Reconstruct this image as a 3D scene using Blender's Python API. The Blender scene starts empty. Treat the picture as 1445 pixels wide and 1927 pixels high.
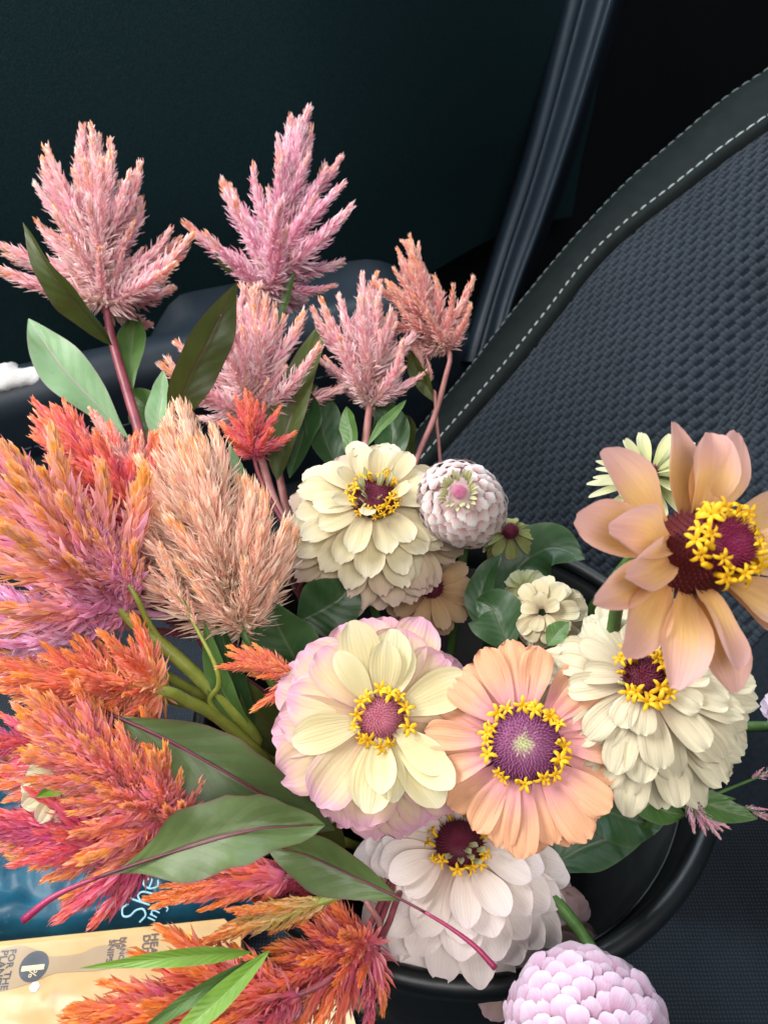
import bpy, math, random
from mathutils import Vector, Matrix, noise

SC = bpy.context.scene
COL = SC.collection
V = Vector
R_ = math.radians

# ------------------------------------------------------------------ camera
FPX, WPX, HPX = 1418.0, 1445.0, 1927.0        # focal length and size of the photograph in pixels
PITCH = R_(42)
CAM = V((0, 0, 0.62))
RT = V((1, 0, 0))
FW = V((0, math.cos(PITCH), -math.sin(PITCH)))
UP = V((0, math.sin(PITCH), math.cos(PITCH)))
cam_d = bpy.data.cameras.new('camera')
cam_d.sensor_fit = 'VERTICAL'
cam_d.sensor_height = 24.0
cam_d.lens = 24.0 * FPX / HPX
cam_d.clip_start = 0.01
cam_d.clip_end = 50
cam_d.dof.use_dof = True
cam_d.dof.focus_distance = 0.355
cam_d.dof.aperture_fstop = 11.0
cam = bpy.data.objects.new('camera', cam_d)
COL.objects.link(cam)
cam.location = CAM
cam.rotation_euler = (math.pi / 2 - PITCH, 0, 0)
SC.camera = cam

# ------------------------------------------------------------------ light: daylight through the car's glass
world = bpy.data.worlds.new('World')
SC.world = world
world.use_nodes = True
bg = world.node_tree.nodes['Background']
bg.inputs[0].default_value = (0.62, 0.80, 1.0, 1)
bg.inputs[1].default_value = 0.11

def area_light(name, loc, target, sx, sy, power, colr):
    d = bpy.data.lights.new(name, 'AREA')
    d.shape = 'RECTANGLE'
    d.size, d.size_y = sx, sy
    d.energy = power
    d.color = colr
    o = bpy.data.objects.new(name, d)
    COL.objects.link(o)
    o.location = loc
    o.rotation_euler = (V(target) - V(loc)).to_track_quat('-Z', 'Y').to_euler()
    return o

area_light('windscreen_daylight', (-1.05, 0.35, 1.45), (-0.02, 0.25, 0.33), 0.85, 0.65, 36.0, (1.0, 0.985, 0.96))
area_light('driver_window_daylight', (0.10, -0.55, 1.45), (0.0, 0.22, 0.30), 0.9, 0.5, 15.0, (1.0, 0.97, 0.94))
area_light('passenger_window_daylight', (-0.15, 1.15, 1.35), (0.0, 0.35, 0.33), 0.9, 0.45, 15.0, (0.78, 0.90, 1.0))

SC.view_settings.view_transform = 'Standard'
SC.view_settings.look = 'None'
SC.view_settings.gamma = 1.0
SC.view_settings.use_curve_mapping = False
SC.view_settings.exposure = 0.12
SC.cycles.use_denoising = True
SC.cycles.max_bounces = 6
SC.cycles.diffuse_bounces = 3
SC.cycles.glossy_bounces = 2
SC.cycles.transmission_bounces = 4
SC.cycles.use_adaptive_sampling = True
SC.cycles.adaptive_threshold = 0.02
SC.cycles.transparent_max_bounces = 12

def P(px, py, d):
    """point seen at pixel (px,py) of the photograph at depth d metres"""
    return CAM + d * (RT * ((px - WPX / 2) / FPX) - UP * ((py - HPX / 2) / FPX) + FW)

def PP(t):
    return P(*t)

def ray(px, py):
    return RT * ((px - WPX / 2) / FPX) - UP * ((py - HPX / 2) / FPX) + FW

# ------------------------------------------------------------------ helpers
def mesh(name, verts, faces, mat=None, uvs=None, cols=None, smooth=True):
    me = bpy.data.meshes.new(name)
    me.from_pydata([tuple(v) for v in verts], [], faces)
    if uvs is not None:
        lay = me.uv_layers.new(name='UVMap')
        flat = []
        for lp in me.loops:
            flat.extend(uvs[lp.vertex_index])
        lay.data.foreach_set('uv', flat)
    if cols is not None:
        ca = me.color_attributes.new('pigment', 'FLOAT_COLOR', 'POINT')
        flat = []
        for c in cols:
            flat.extend((c[0], c[1], c[2], 1.0))
        ca.data.foreach_set('color', flat)
    if smooth:
        me.polygons.foreach_set('use_smooth', [True] * len(me.polygons))
    if mat is not None:
        me.materials.append(mat)
    me.update()
    return me

def link(name, me, parent=None, M=None):
    o = bpy.data.objects.new(name, me)
    COL.objects.link(o)
    if parent is not None:
        o.parent = parent
    if M is not None:
        o.matrix_basis = M
    return o

def tag(o, label, cat, group=None):
    o['label'] = label
    o['category'] = cat
    if group:
        o['group'] = group
    return o

def thing(name, label, cat, loc, group=None):
    o = bpy.data.objects.new(name, None)
    o.empty_display_size = 0.01
    COL.objects.link(o)
    o.location = loc
    tag(o, label, cat, group)
    o['_org'] = 0
    del o['_org']
    return o

ORG = {}
def root(name, label, cat, loc, group=None):
    o = thing(name, label, cat, loc, group)
    ORG[o.name] = V(loc)
    return o

def part(name, me, rt, M=Matrix.Identity(4)):
    """mesh given in world coordinates through M, parented under the root rt"""
    o = link(name, me, rt)
    o.matrix_basis = Matrix.Translation(-ORG[rt.name]) @ M
    return o

def frame(z, xhint, org=V((0, 0, 0))):
    z = z.normalized()
    x = xhint - z * xhint.dot(z)
    if x.length < 1e-6:
        x = z.orthogonal()
    x.normalize()
    y = z.cross(x)
    return Matrix(((x.x, y.x, z.x, org.x), (x.y, y.y, z.y, org.y), (x.z, y.z, z.z, org.z), (0, 0, 0, 1)))

def spline(pts, n):
    """Catmull-Rom through the points"""
    pts = [V(p) for p in pts]
    if len(pts) == 2:
        return [pts[0].lerp(pts[1], i / n) for i in range(n + 1)]
    Q = [pts[0] * 2 - pts[1]] + pts + [pts[-1] * 2 - pts[-2]]
    segs = len(pts) - 1
    out = []
    for i in range(n + 1):
        s = i / n * segs
        k = min(int(s), segs - 1)
        t = s - k
        a, b, c, d = Q[k], Q[k + 1], Q[k + 2], Q[k + 3]
        out.append(0.5 * ((2 * b) + (c - a) * t + (2 * a - 5 * b + 4 * c - d) * t * t + (3 * b - a - 3 * c + d) * t ** 3))
    return out

def tube_data(pts, rad, sides=7, cap=True):
    n = len(pts)
    vs, fs, uv = [], [], []
    xh = None
    for i, p in enumerate(pts):
        t = (pts[min(i + 1, n - 1)] - pts[max(i - 1, 0)]).normalized()
        if xh is None:
            xh = t.orthogonal().normalized()
        xh = (xh - t * xh.dot(t)).normalized()
        y = t.cross(xh)
        r = rad(i / (n - 1)) if callable(rad) else rad
        for k in range(sides):
            a = 2 * math.pi * k / sides
            vs.append(p + (xh * math.cos(a) + y * math.sin(a)) * r)
            uv.append((k / sides, i / (n - 1)))
    for i in range(n - 1):
        for k in range(sides):
            k2 = (k + 1) % sides
            fs.append((i * sides + k, i * sides + k2, (i + 1) * sides + k2, (i + 1) * sides + k))
    if cap:
        fs.append(tuple(reversed(range(sides))))
        fs.append(tuple((n - 1) * sides + k for k in range(sides)))
    return vs, fs, uv

def tube_mesh(name, pts, rad, mat, sides=7):
    vs, fs, uv = tube_data(pts, rad, sides)
    return mesh(name, vs, fs, mat, uv)

def sweep(name, path, prof, xdir, ydir, mat, closed=False):
    """profile points (x,y) swept along path; xdir,ydir constant"""
    vs, fs, uv = [], [], []
    m = len(prof)
    for i, p in enumerate(path):
        for k, (a, b) in enumerate(prof):
            vs.append(p + xdir * a + ydir * b)
            uv.append((k / (m - 1), i / max(1, len(path) - 1)))
    for i in range(len(path) - 1):
        for k in range(m if closed else m - 1):
            k2 = (k + 1) % m
            fs.append((i * m + k, i * m + k2, (i + 1) * m + k2, (i + 1) * m + k))
    return mesh(name, vs, fs, mat, uv)

def srgb(r, g, b):
    f = lambda c: c / 12.92 if c <= 0.04045 else ((c + 0.055) / 1.055) ** 2.4
    return (f(r / 255), f(g / 255), f(b / 255), 1.0)

# ------------------------------------------------------------------ materials
class NT:
    def __init__(self, name):
        self.m = bpy.data.materials.new(name)
        self.m.use_nodes = True
        self.t = self.m.node_tree
        self.t.nodes.clear()
        self.out = self.t.nodes.new('ShaderNodeOutputMaterial')
    def n(self, kind, **kw):
        nd = self.t.nodes.new('ShaderNode' + kind)
        for k, v in kw.items():
            setattr(nd, k, v)
        return nd
    def l(self, a, b):
        self.t.links.new(a, b)
    def math(self, op, a, b=None, c=None, clamp=False):
        nd = self.n('Math', operation=op, use_clamp=clamp)
        for i, v in enumerate((a, b, c)):
            if v is None:
                continue
            if isinstance(v, (int, float)):
                nd.inputs[i].default_value = v
            else:
                self.l(v, nd.inputs[i])
        return nd.outputs[0]
    def ramp(self, fac, stops, interp='LINEAR'):
        nd = self.n('ValToRGB')
        cr = nd.color_ramp
        cr.interpolation = interp
        while len(cr.elements) < len(stops):
            cr.elements.new(0.5)
        for e, (p, c) in zip(cr.elements, stops):
            e.position = p
            e.color = c
        if fac is not None:
            self.l(fac, nd.inputs[0])
        return nd.outputs[0]
    def mix(self, fac, a, b, mode='MIX'):
        nd = self.n('Mix', data_type='RGBA', blend_type=mode)
        for s, v in ((nd.inputs[0], fac), (nd.inputs[6], a), (nd.inputs[7], b)):
            if isinstance(v, (int, float, tuple)):
                s.default_value = v
            else:
                self.l(v, s)
        return nd.outputs[2]
    def noise(self, scale, detail=3.0, rough=0.5, vec=None, out=0):
        nd = self.n('TexNoise')
        nd.inputs['Scale'].default_value = scale
        nd.inputs['Detail'].default_value = detail
        nd.inputs['Roughness'].default_value = rough
        if vec is not None:
            self.l(vec, nd.inputs['Vector'])
        return nd.outputs[out]
    def bump(self, h, strength, dist):
        nd = self.n('Bump')
        nd.inputs['Strength'].default_value = strength
        nd.inputs['Distance'].default_value = dist
        self.l(h, nd.inputs['Height'])
        return nd.outputs[0]
    def principled(self, col, rough=0.5, spec=0.4, normal=None, sheen=0.0, coat=0.0):
        p = self.n('BsdfPrincipled')
        if isinstance(col, tuple):
            p.inputs['Base Color'].default_value = col
        else:
            self.l(col, p.inputs['Base Color'])
        if isinstance(rough, (int, float)):
            p.inputs['Roughness'].default_value = rough
        else:
            self.l(rough, p.inputs['Roughness'])
        p.inputs['Specular IOR Level'].default_value = spec
        p.inputs['Sheen Weight'].default_value = sheen
        p.inputs['Coat Weight'].default_value = coat
        if normal is not None:
            self.l(normal, p.inputs['Normal'])
        return p
    def finish(self, p, col=None, trans=0.0):
        if trans > 0:
            tr = self.n('BsdfTranslucent')
            if isinstance(col, tuple):
                tr.inputs[0].default_value = col
            else:
                self.l(col, tr.inputs[0])
            mx = self.n('MixShader')
            mx.inputs[0].default_value = trans
            self.l(p.outputs[0], mx.inputs[1])
            self.l(tr.outputs[0], mx.inputs[2])
            self.l(mx.outputs[0], self.out.inputs[0])
        else:
            self.l(p.outputs[0], self.out.inputs[0])
        return self.m

def petal_mat(name, stops, edge=None, edge_amt=0.0, mottle=None, mottle_amt=0.0, trans=0.28, rib=0.5, edge_pow=3.0):
    """stops: pigment from the petal's claw (0) to its tip (1)"""
    t = NT(name)
    uv = t.n('UVMap')
    sep = t.n('SeparateXYZ')
    t.l(uv.outputs[0], sep.inputs[0])
    u, v = sep.outputs[0], sep.outputs[1]
    oi = t.n('ObjectInfo')
    # streaky noise that runs along the petal
    mp = t.n('Mapping')
    mp.inputs['Scale'].default_value = (9.0, 1.6, 1.0)
    t.l(uv.outputs[0], mp.inputs[0])
    cv = t.n('CombineXYZ')
    t.l(t.math('MULTIPLY', oi.outputs['Random'], 37.0), cv.inputs[2])
    ad = t.n('VectorMath', operation='ADD')
    t.l(mp.outputs[0], ad.inputs[0])
    t.l(cv.outputs[0], ad.inputs[1])
    ns = t.noise(1.0, 3.0, 0.6, ad.outputs[0])
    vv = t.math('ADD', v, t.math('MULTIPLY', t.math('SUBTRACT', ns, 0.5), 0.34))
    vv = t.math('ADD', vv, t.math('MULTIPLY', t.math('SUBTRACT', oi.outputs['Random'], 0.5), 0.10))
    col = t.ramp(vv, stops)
    au = t.math('MULTIPLY', t.math('ABSOLUTE', t.math('SUBTRACT', u, 0.5)), 2.0)
    if edge:
        e1 = t.math('POWER', au, edge_pow)
        e2 = t.math('POWER', t.math('MAXIMUM', v, 0.0), 7.0)
        e = t.math('MULTIPLY', t.math('MAXIMUM', t.math('MULTIPLY', e1, v), e2), edge_amt, clamp=True)
        col = t.mix(e, col, edge)
    if mottle:
        n2 = t.noise(3.0, 4.0, 0.6, ad.outputs[0])
        col = t.mix(t.math('MULTIPLY', t.math('SMOOTH_MIN', t.math('MULTIPLY', t.math('SUBTRACT', n2, 0.45), 4.0, clamp=True), 1.0, 0.1), mottle_amt), col, mottle)
    # slight value shift from petal to petal, fine veins
    col = t.mix(0.26, col, t.ramp(oi.outputs['Random'], [(0, (0.55, 0.5, 0.45, 1)), (1, (1, 1, 1, 1))]), 'MULTIPLY')
    w = t.math('SINE', t.math('ADD', t.math('MULTIPLY', u, 62.0), t.math('MULTIPLY', ns, 9.0)))
    col = t.mix(t.math('MULTIPLY', t.math('ADD', w, 1.0), 0.03), col, (0.62, 0.46, 0.36, 1), 'MULTIPLY')
    sp = t.noise(2.6, 2.0, 0.5, ad.outputs[0])
    fine = t.noise(14.0, 2.0, 0.6, ad.outputs[0])
    spot = t.math('MULTIPLY', t.math('MULTIPLY', t.math('SUBTRACT', sp, 0.60), 8.0, clamp=True), t.math('MULTIPLY', t.math('SUBTRACT', fine, 0.52), 6.0, clamp=True))
    col = t.mix(t.math('MULTIPLY', spot, 0.35), col, (0.42, 0.22, 0.10, 1))
    h = t.math('ADD', t.math('MULTIPLY', w, 0.14), t.math('MULTIPLY', ns, 1.3))
    bm = t.bump(h, rib, 0.00036)
    p = t.principled(col, 0.52, 0.28, bm, sheen=0.15)
    return t.finish(p, col, trans)

def celosia_mat(name, stops, alt, alt_amt, pale, pale_amt, trans=0.42, rough=0.32):
    """stops: pigment along a spike from foot (0) to tip (1); alt: second pigment of single bracts"""
    t = NT(name)
    at = t.n('Attribute', attribute_name='pigment')
    sp = t.n('SeparateColor')
    t.l(at.outputs['Color'], sp.inputs[0])
    tt, rnd, vv = sp.outputs[0], sp.outputs[1], sp.outputs[2]
    oi = t.n('ObjectInfo')
    a = t.math('ADD', tt, t.math('MULTIPLY', t.math('SUBTRACT', rnd, 0.5), 0.35))
    a = t.math('ADD', a, t.math('MULTIPLY', t.math('SUBTRACT', oi.outputs['Random'], 0.5), 0.25))
    col = t.ramp(a, stops)
    pick = t.math('MULTIPLY', t.math('MULTIPLY', t.math('SUBTRACT', t.math('FRACT', t.math('MULTIPLY', rnd, 7.31)), 0.45), 6.0, clamp=True), alt_amt)
    pick = t.math('MULTIPLY', pick, t.math('SUBTRACT', 1.0, t.math('POWER', t.math('MAXIMUM', tt, 0.0), 3.0), clamp=True))
    col = t.mix(pick, col, alt)
    pk = t.math('MULTIPLY', t.math('MULTIPLY', t.math('SUBTRACT', t.math('FRACT', t.math('MULTIPLY', rnd, 13.7)), 0.22), 3.0, clamp=True),
                t.math('MULTIPLY', vv, pale_amt))
    col = t.mix(pk, col, pale)
    col = t.mix(1.0, col, (1.16, 1.16, 1.16, 1), 'MULTIPLY')
    p = t.principled(col, rough, 0.7, None, sheen=0.15)
    return t.finish(p, col, trans)

def leaf_mat(name, base, light, vein, veins=9.0, trans=0.22, rough=0.42):
    t = NT(name)
    uv = t.n('UVMap')
    sep = t.n('SeparateXYZ')
    t.l(uv.outputs[0], sep.inputs[0])
    u, v = sep.outputs[0], sep.outputs[1]
    au = t.math('MULTIPLY', t.math('ABSOLUTE', t.math('SUBTRACT', u, 0.5)), 2.0)
    tc = t.n('TexCoord')
    ns = t.noise(55.0, 4.0, 0.6, tc.outputs['Object'])
    ph = t.math('SUBTRACT', t.math('MULTIPLY', v, veins), t.math('MULTIPLY', t.math('POWER', au, 0.8), 2.1))
    ph = t.math('ADD', ph, t.math('MULTIPLY', t.math('SUBTRACT', ns, 0.5), 0.35))
    saw = t.math('ABSOLUTE', t.math('SUBTRACT', t.math('FRACT', ph), 0.5))
    lat = t.math('SUBTRACT', 1.0, t.math('MULTIPLY', saw, 17.0), clamp=True)
    lat = t.math('MULTIPLY', lat, t.math('SUBTRACT', 1.0, au, clamp=True))
    mid = t.math('SUBTRACT', 1.0, t.math('MULTIPLY', au, 14.0), clamp=True)
    vn = t.math('MAXIMUM', t.math('MULTIPLY', lat, 0.55), mid)
    col = t.mix(t.math('MULTIPLY', t.math('SUBTRACT', ns, 0.3), 1.6, clamp=True), base, light)
    rg = t.math('POWER', au, 16.0)
    col = t.mix(t.math('MAXIMUM', vn, t.math('MULTIPLY', rg, 0.6)), col, vein)
    bl = t.math('MULTIPLY', t.math('SUBTRACT', t.noise(130.0, 3.0, 0.6, tc.outputs['Object']), 0.66), 9.0, clamp=True)
    col = t.mix(t.math('MULTIPLY', bl, 0.55), col, (0.10, 0.055, 0.02, 1))
    n3 = t.noise(420.0, 2.0, 0.5, tc.outputs['Object'])
    puff = t.math('ADD', t.math('MULTIPLY', saw, 1.0), t.math('MULTIPLY', ns, 1.4))
    h = t.math('ADD', t.math('ADD', puff, t.math('MULTIPLY', mid, -1.2)), t.math('MULTIPLY', n3, 0.25))
    p = t.principled(col, rough, 0.4, t.bump(h, 0.26, 0.0008))
    return t.finish(p, col, trans)

def plain_mat(name, a, b, scale=60.0, rough=0.5, spec=0.4, bumps=0.0, bscale=300.0, trans=0.0, coat=0.0, sheen=0.0, bdist=0.0005):
    t = NT(name)
    tc = t.n('TexCoord')
    ns = t.noise(scale, 4.0, 0.6, tc.outputs['Object'])
    col = t.ramp(ns, [(0.3, a), (0.7, b)])
    nm = None
    if bumps:
        nm = t.bump(t.noise(bscale, 3.0, 0.55, tc.outputs['Object']), bumps, bdist)
    p = t.principled(col, rough, spec, nm, sheen=sheen, coat=coat)
    return t.finish(p, col, trans)

# ================================================================== the car: floor, wall, door, pillar, seat
M_FLOOR = plain_mat('floor_carpet', (0.004, 0.0045, 0.005, 1), (0.009, 0.010, 0.012, 1), 200, 0.95, 0.1, 0.8, 900)
M_DOOR = plain_mat('door_cloth', (0.0055, 0.0170, 0.0205, 1), (0.0105, 0.0270, 0.0320, 1), 500, 0.9, 0.08, 1.0, 700)
M_ARM = plain_mat('soft_vinyl', (0.013, 0.023, 0.035, 1), (0.020, 0.031, 0.045, 1), 30, 0.48, 0.5, 0.22, 1400)
M_PILLAR = plain_mat('moulded_plastic', (0.009, 0.017, 0.027, 1), (0.013, 0.022, 0.034, 1), 20, 0.46, 0.35, 0.2, 1500)
M_LEATHER = plain_mat('seat_leather', (0.0048, 0.0078, 0.0080, 1), (0.0085, 0.0125, 0.0125, 1), 60, 0.70, 0.14, 0.5, 1100)
M_THREAD = plain_mat('pale_thread', (0.42, 0.50, 0.50, 1), (0.62, 0.70, 0.70, 1), 300, 0.6, 0.3)
M_DTHREAD = plain_mat('grey_thread', (0.10, 0.13, 0.16, 1), (0.16, 0.20, 0.24, 1), 300, 0.6, 0.3)
M_CLOTHBASE = plain_mat('seat_cloth_ground', (0.009, 0.013, 0.018, 1), (0.015, 0.020, 0.027, 1), 300, 0.9, 0.1, 0.6, 1500)

def weave_mat():
    t = NT('seat_weave_yarn')
    uv = t.n('UVMap')
    sep = t.n('SeparateXYZ')
    t.l(uv.outputs[0], sep.inputs[0])
    w = t.math('SINE', t.math('MULTIPLY', sep.outputs[0], 2 * math.pi * 5))
    tc = t.n('TexCoord')
    ns = t.noise(180.0, 3.0, 0.6, tc.outputs['Object'])
    n2 = t.noise(14.0, 2.0, 0.5, tc.outputs['Object'])
    col = t.ramp(t.math('ADD', t.math('MULTIPLY', ns, 0.6), t.math('MULTIPLY', n2, 0.4)), [(0.32, (0.017, 0.025, 0.035, 1)), (0.7, (0.036, 0.049, 0.064, 1))])
    col = t.mix(t.math('MULTIPLY', t.math('ADD', w, 1.0), 0.22), col, (0.010, 0.012, 0.018, 1))
    h = t.math('ADD', t.math('MULTIPLY', w, -1.0), t.math('MULTIPLY', ns, 0.7))
    return t.finish(t.principled(col, 0.82, 0.12, t.bump(h, 0.5, 0.0004), sheen=0.08))
M_WEAVE = weave_mat()

def cushion_mat():
    t = NT('seat_cushion_cloth')
    tc = t.n('TexCoord')
    w1 = t.n('TexWave', bands_direction='X')
    w1.inputs['Scale'].default_value = 120
    w1.inputs['Distortion'].default_value = 1.5
    w2 = t.n('TexWave', bands_direction='Y')
    w2.inputs['Scale'].default_value = 120
    w2.inputs['Distortion'].default_value = 1.5
    for w in (w1, w2):
        t.l(tc.outputs['Object'], w.inputs[0])
    s = t.math('MULTIPLY', w1.outputs[1], w2.outputs[1])
    ns = t.noise(9.0, 4.0, 0.6, tc.outputs['Object'])
    col = t.ramp(t.math('ADD', t.math('MULTIPLY', s, 0.5), t.math('MULTIPLY', ns, 0.6)), [(0.2, (0.005, 0.008, 0.012, 1)), (0.75, (0.028, 0.039, 0.056, 1))])
    return t.finish(t.principled(col, 0.85, 0.15, t.bump(s, 0.7, 0.0008), sheen=0.2))
M_CUSHION = cushion_mat()

def structure(name, me):
    o = link(name, me)
    o['kind'] = 'structure'
    return o

structure('floor', mesh('floor', [(-3, -3, -0.26), (3, -3, -0.26), (3, 3, -0.26), (-3, 3, -0.26)], [(0, 1, 2, 3)], M_FLOOR, smooth=False))

PSI, REC = R_(25), R_(47)
E_ = V((math.cos(PSI), math.sin(PSI), 0))            # towards the rear of the car
L_ = V((-math.sin(PSI), math.cos(PSI), 0))           # towards the passenger door
Z_ = V((0, 0, 1))
SU = E_ * math.sin(REC) + Z_ * math.cos(REC)         # up the reclined backrest
SN = -E_ * math.cos(REC) + Z_ * math.sin(REC)        # out of the backrest

# ---- door
J = P(600, 522, 0.85)
M_IN = -L_
def smooth01(x):
    x = max(0.0, min(1.0, x))
    return x * x * (3 - 2 * x)

car = root('car_interior', 'dark car interior with padded door armrest and a black woven cloth seat', 'car interior', V((J.x, J.y, -0.25)))
def sub(name, me, pa, M=Matrix.Identity(4)):
    """piece of a part: world matrix M under the part pa (itself under the car)"""
    o = link(name, me, pa)
    o.matrix_basis = pa.matrix_basis.inverted() @ Matrix.Translation(-ORG[car.name]) @ M
    return o
def door_pt(s, q, h):
    return J + E_ * s + M_IN * q + Z_ * h
# upper cloth panel, gently bowed
vs, fs, uv = [], [], []
NS, NH = 40, 24
for i in range(NS + 1):
    s = -0.75 + i / NS * 1.22
    for k in range(NH + 1):
        h = -0.06 + k / NH * 0.62
        q = -0.004 - 0.05 * (h / 0.5) ** 2 if h > 0 else -0.004
        q += 0.010 * math.sin(h * 9.0 + 0.5) * smooth01(h / 0.1)
        e = smooth01((s + 0.02) / 0.44)
        q -= 0.155 * e
        vs.append(door_pt(s, q, h))
        uv.append((i / NS, k / NH))
for i in range(NS):
    for k in range(NH):
        a = i * (NH + 1) + k
        fs.append((a, a + NH + 1, a + NH + 2, a + 1))
part('door', mesh('door_panel', vs, fs, M_DOOR, uv), car)
# armrest: shelf, rolled front and a pull pocket towards the front of the car
vs, fs, uv = [], [], []
prof = []
for k in range(9):
    prof.append((k / 8 * 0.062, 0.0, 'shelf'))
for k in range(1, 10):
    a = k / 9 * R_(100)
    prof.append((0.062 + 0.030 * math.sin(a), -0.030 + 0.030 * math.cos(a), 'roll'))
prof += [(0.088, -0.060, 'f'), (0.084, -0.085, 'f'), (0.080, -0.0885, 'g'), (0.083, -0.092, 'f'), (0.074, -0.13, 'f'), (0.058, -0.20, 'f'), (0.05, -0.36, 'f')]
NS = 70
for i in range(NS + 1):
    s = -0.75 + i / NS * 0.945
    endf = smooth01((s - 0.02) / 0.175)
    pk = 1 - smooth01((s + 0.235) / 0.085)
    for k, (q, h, kind) in enumerate(prof):
        hh = h
        if kind == 'shelf':
            hh = 0.012 * (1 - q / 0.062) ** 2
            hh -= pk * 0.075 * (1 - smooth01((q - 0.030) / 0.026))
        vs.append(door_pt(s, q * (1 - 0.6 * endf * endf), hh - 0.11 * endf * endf))
        uv.append((k / len(prof), i / NS))
m = len(prof)
for i in range(NS):
    for k in range(m - 1):
        fs.append((i * m + k, (i + 1) * m + k, (i + 1) * m + k + 1, i * m + k + 1))
armrest = part('armrest', mesh('armrest', vs, fs, M_ARM, uv), car)

# one stitch: a short bowed capsule along +x
def stitch_mesh(name, ln, r, mat):
    pts = [V(((i / 6 - 0.5) * ln, 0, r * 0.5 + 0.0006 * math.sin(math.pi * i / 6))) for i in range(7)]
    return tube_mesh(name, pts, lambda t: r * (0.45 + 0.55 * math.sin(math.pi * min(max(t, 0.04), 0.96)) ** 0.5), mat, 6)
ST_DOOR = stitch_mesh('door_stitch', 0.0080, 0.0006, M_DTHREAD)
ST_SEAT = stitch_mesh('seat_stitch', 0.0088, 0.00070, M_THREAD)
ST_EDGE = stitch_mesh('edge_stitch', 0.0080, 0.00050, plain_mat('mid_grey_thread', (0.16, 0.20, 0.20, 1), (0.30, 0.35, 0.35, 1), 200, 0.6, 0.3))  # outer seam thread, thinner and darker than the inner one
for i in range(63):
    s = -0.52 + i * 0.0105
    p = door_pt(s, 0.0866, -0.072)
    M = frame(M_IN, E_, p)
    sub('stitch', ST_DOOR, armrest, M)

# crumpled tissue in the pull pocket
tis = root('tissue', 'white crumpled tissue tucked behind the rolled edge of the door armrest', 'tissue', P(10, 725, 0.72))
M_TISSUE = plain_mat('tissue_paper', (0.62, 0.60, 0.57, 1), (0.80, 0.80, 0.80, 1), 40, 0.9, 0.1, 0.5, 150, bdist=0.002)
vs, fs = [], []
NU, NV = 22, 14
cT = P(0, 716, 0.70)
for i in range(NU + 1):
    for k in range(NV):
        a = 2 * math.pi * k / NV
        x = (i / NU - 0.5) * 2
        rr = 0.013 * math.sqrt(max(0.0, 1 - x * x)) + 0.0006
        q = V((x * 0.046, math.cos(a) * rr * 1.2, math.sin(a) * rr))
        nz = noise.noise(q * 45) * 0.005 + noise.noise(q * 120) * 0.0012
        q += V((nz, nz, nz * 1.5))
        vs.append(cT + E_ * q.x + L_ * q.y + Z_ * q.z)
for i in range(NU):
    for k in range(NV):
        k2 = (k + 1) % NV
        fs.append((i * NV + k, i * NV + k2, (i + 1) * NV + k2, (i + 1) * NV + k))
part('paper', mesh('tissue', vs, fs, M_TISSUE), tis)

# ---- pillar trim beside the door
left = spline([V((1078, -80, 0)), V((1000, 250, 0)), V((940, 450, 0)), V((870, 680, 0))], 24)
right = spline([V((1182, -80, 0)), V((1090, 220, 0)), V((1022, 420, 0)), V((984, 520, 0)), V((960, 590, 0)), V((940, 680, 0))], 24)
cols_ = [(-0.14, 0.14), (-0.06, 0.06), (0.0, 0.018), (0.06, 0.006), (0.14, 0.002), (0.28, 0.0), (0.365, 0.002), (0.380, 0.0045), (0.395, 0.003), (0.50, 0.006), (0.62, 0.009), (0.74, 0.010),
         (0.82, 0.006), (0.88, 0.0005), (0.94, 0.0), (1.0, 0.006), (1.06, 0.026), (1.12, 0.08), (1.2, 0.16)]
vs, fs = [], []
for i in range(25):
    a, b = left[i], right[i]
    for f, dd in cols_:
        q = a.lerp(b, f)
        vs.append(P(q.x, q.y, 0.93 + dd))
m = len(cols_)
for i in range(24):
    for k in range(m - 1):
        fs.append((i * m + k, (i + 1) * m + k, (i + 1) * m + k + 1, i * m + k + 1))
part('pillar_trim', mesh('pillar', vs, fs, M_PILLAR), car)
M_VOID = plain_mat('black_trim', (0.0035, 0.004, 0.005, 1), (0.006, 0.007, 0.009, 1), 300, 0.8, 0.15, 0.4, 900)
w0 = J - M_IN * 0.23
structure('wall', mesh('wall', [w0 + E_ * -2 + Z_ * -0.55, w0 + E_ * 2 + Z_ * -0.55, w0 + E_ * 2 + Z_ * 0.6, w0 + E_ * -2 + Z_ * 0.6], [(0, 1, 2, 3)], M_VOID, smooth=False))

# ---- seat
SO = P(820, 850, 0.88)
def seat_ac(px, py):
    d = ray(px, py)
    t = SN.dot(SO - CAM) / SN.dot(d)
    q = CAM + d * t - SO
    return q.dot(SU), q.dot(L_)
def interp(tab, x):
    if x <= tab[0][0]:
        (a, b), (c, d) = tab[0], tab[1]
    elif x >= tab[-1][0]:
        (a, b), (c, d) = tab[-2], tab[-1]
    else:
        for k in range(len(tab) - 1):
            if tab[k][0] <= x <= tab[k + 1][0]:
                (a, b), (c, d) = tab[k], tab[k + 1]
                break
    t = (x - a) / (c - a)
    t = max(-2.0, min(3.0, t))
    return b + (d - b) * t
def smooth_tab(pix):
    t = sorted(seat_ac(*p) for p in pix)
    pts = spline([V((a, c, 0)) for a, c in t], 60)
    return [(p.x, p.y) for p in pts]
IN_T = smooth_tab([(1445, 233), (1360, 292), (1270, 362), (1180, 432), (1110, 500), (1040, 590), (960, 690), (880, 782), (800, 872)])
OUT_T = smooth_tab([(1445, 128), (1360, 185), (1262, 268), (1190, 330), (1130, 390), (1060, 468), (1000, 540), (940, 615), (875, 700), (800, 790)])
cin = lambda a: interp(IN_T, a)
cout = lambda a: interp(OUT_T, a)
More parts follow.
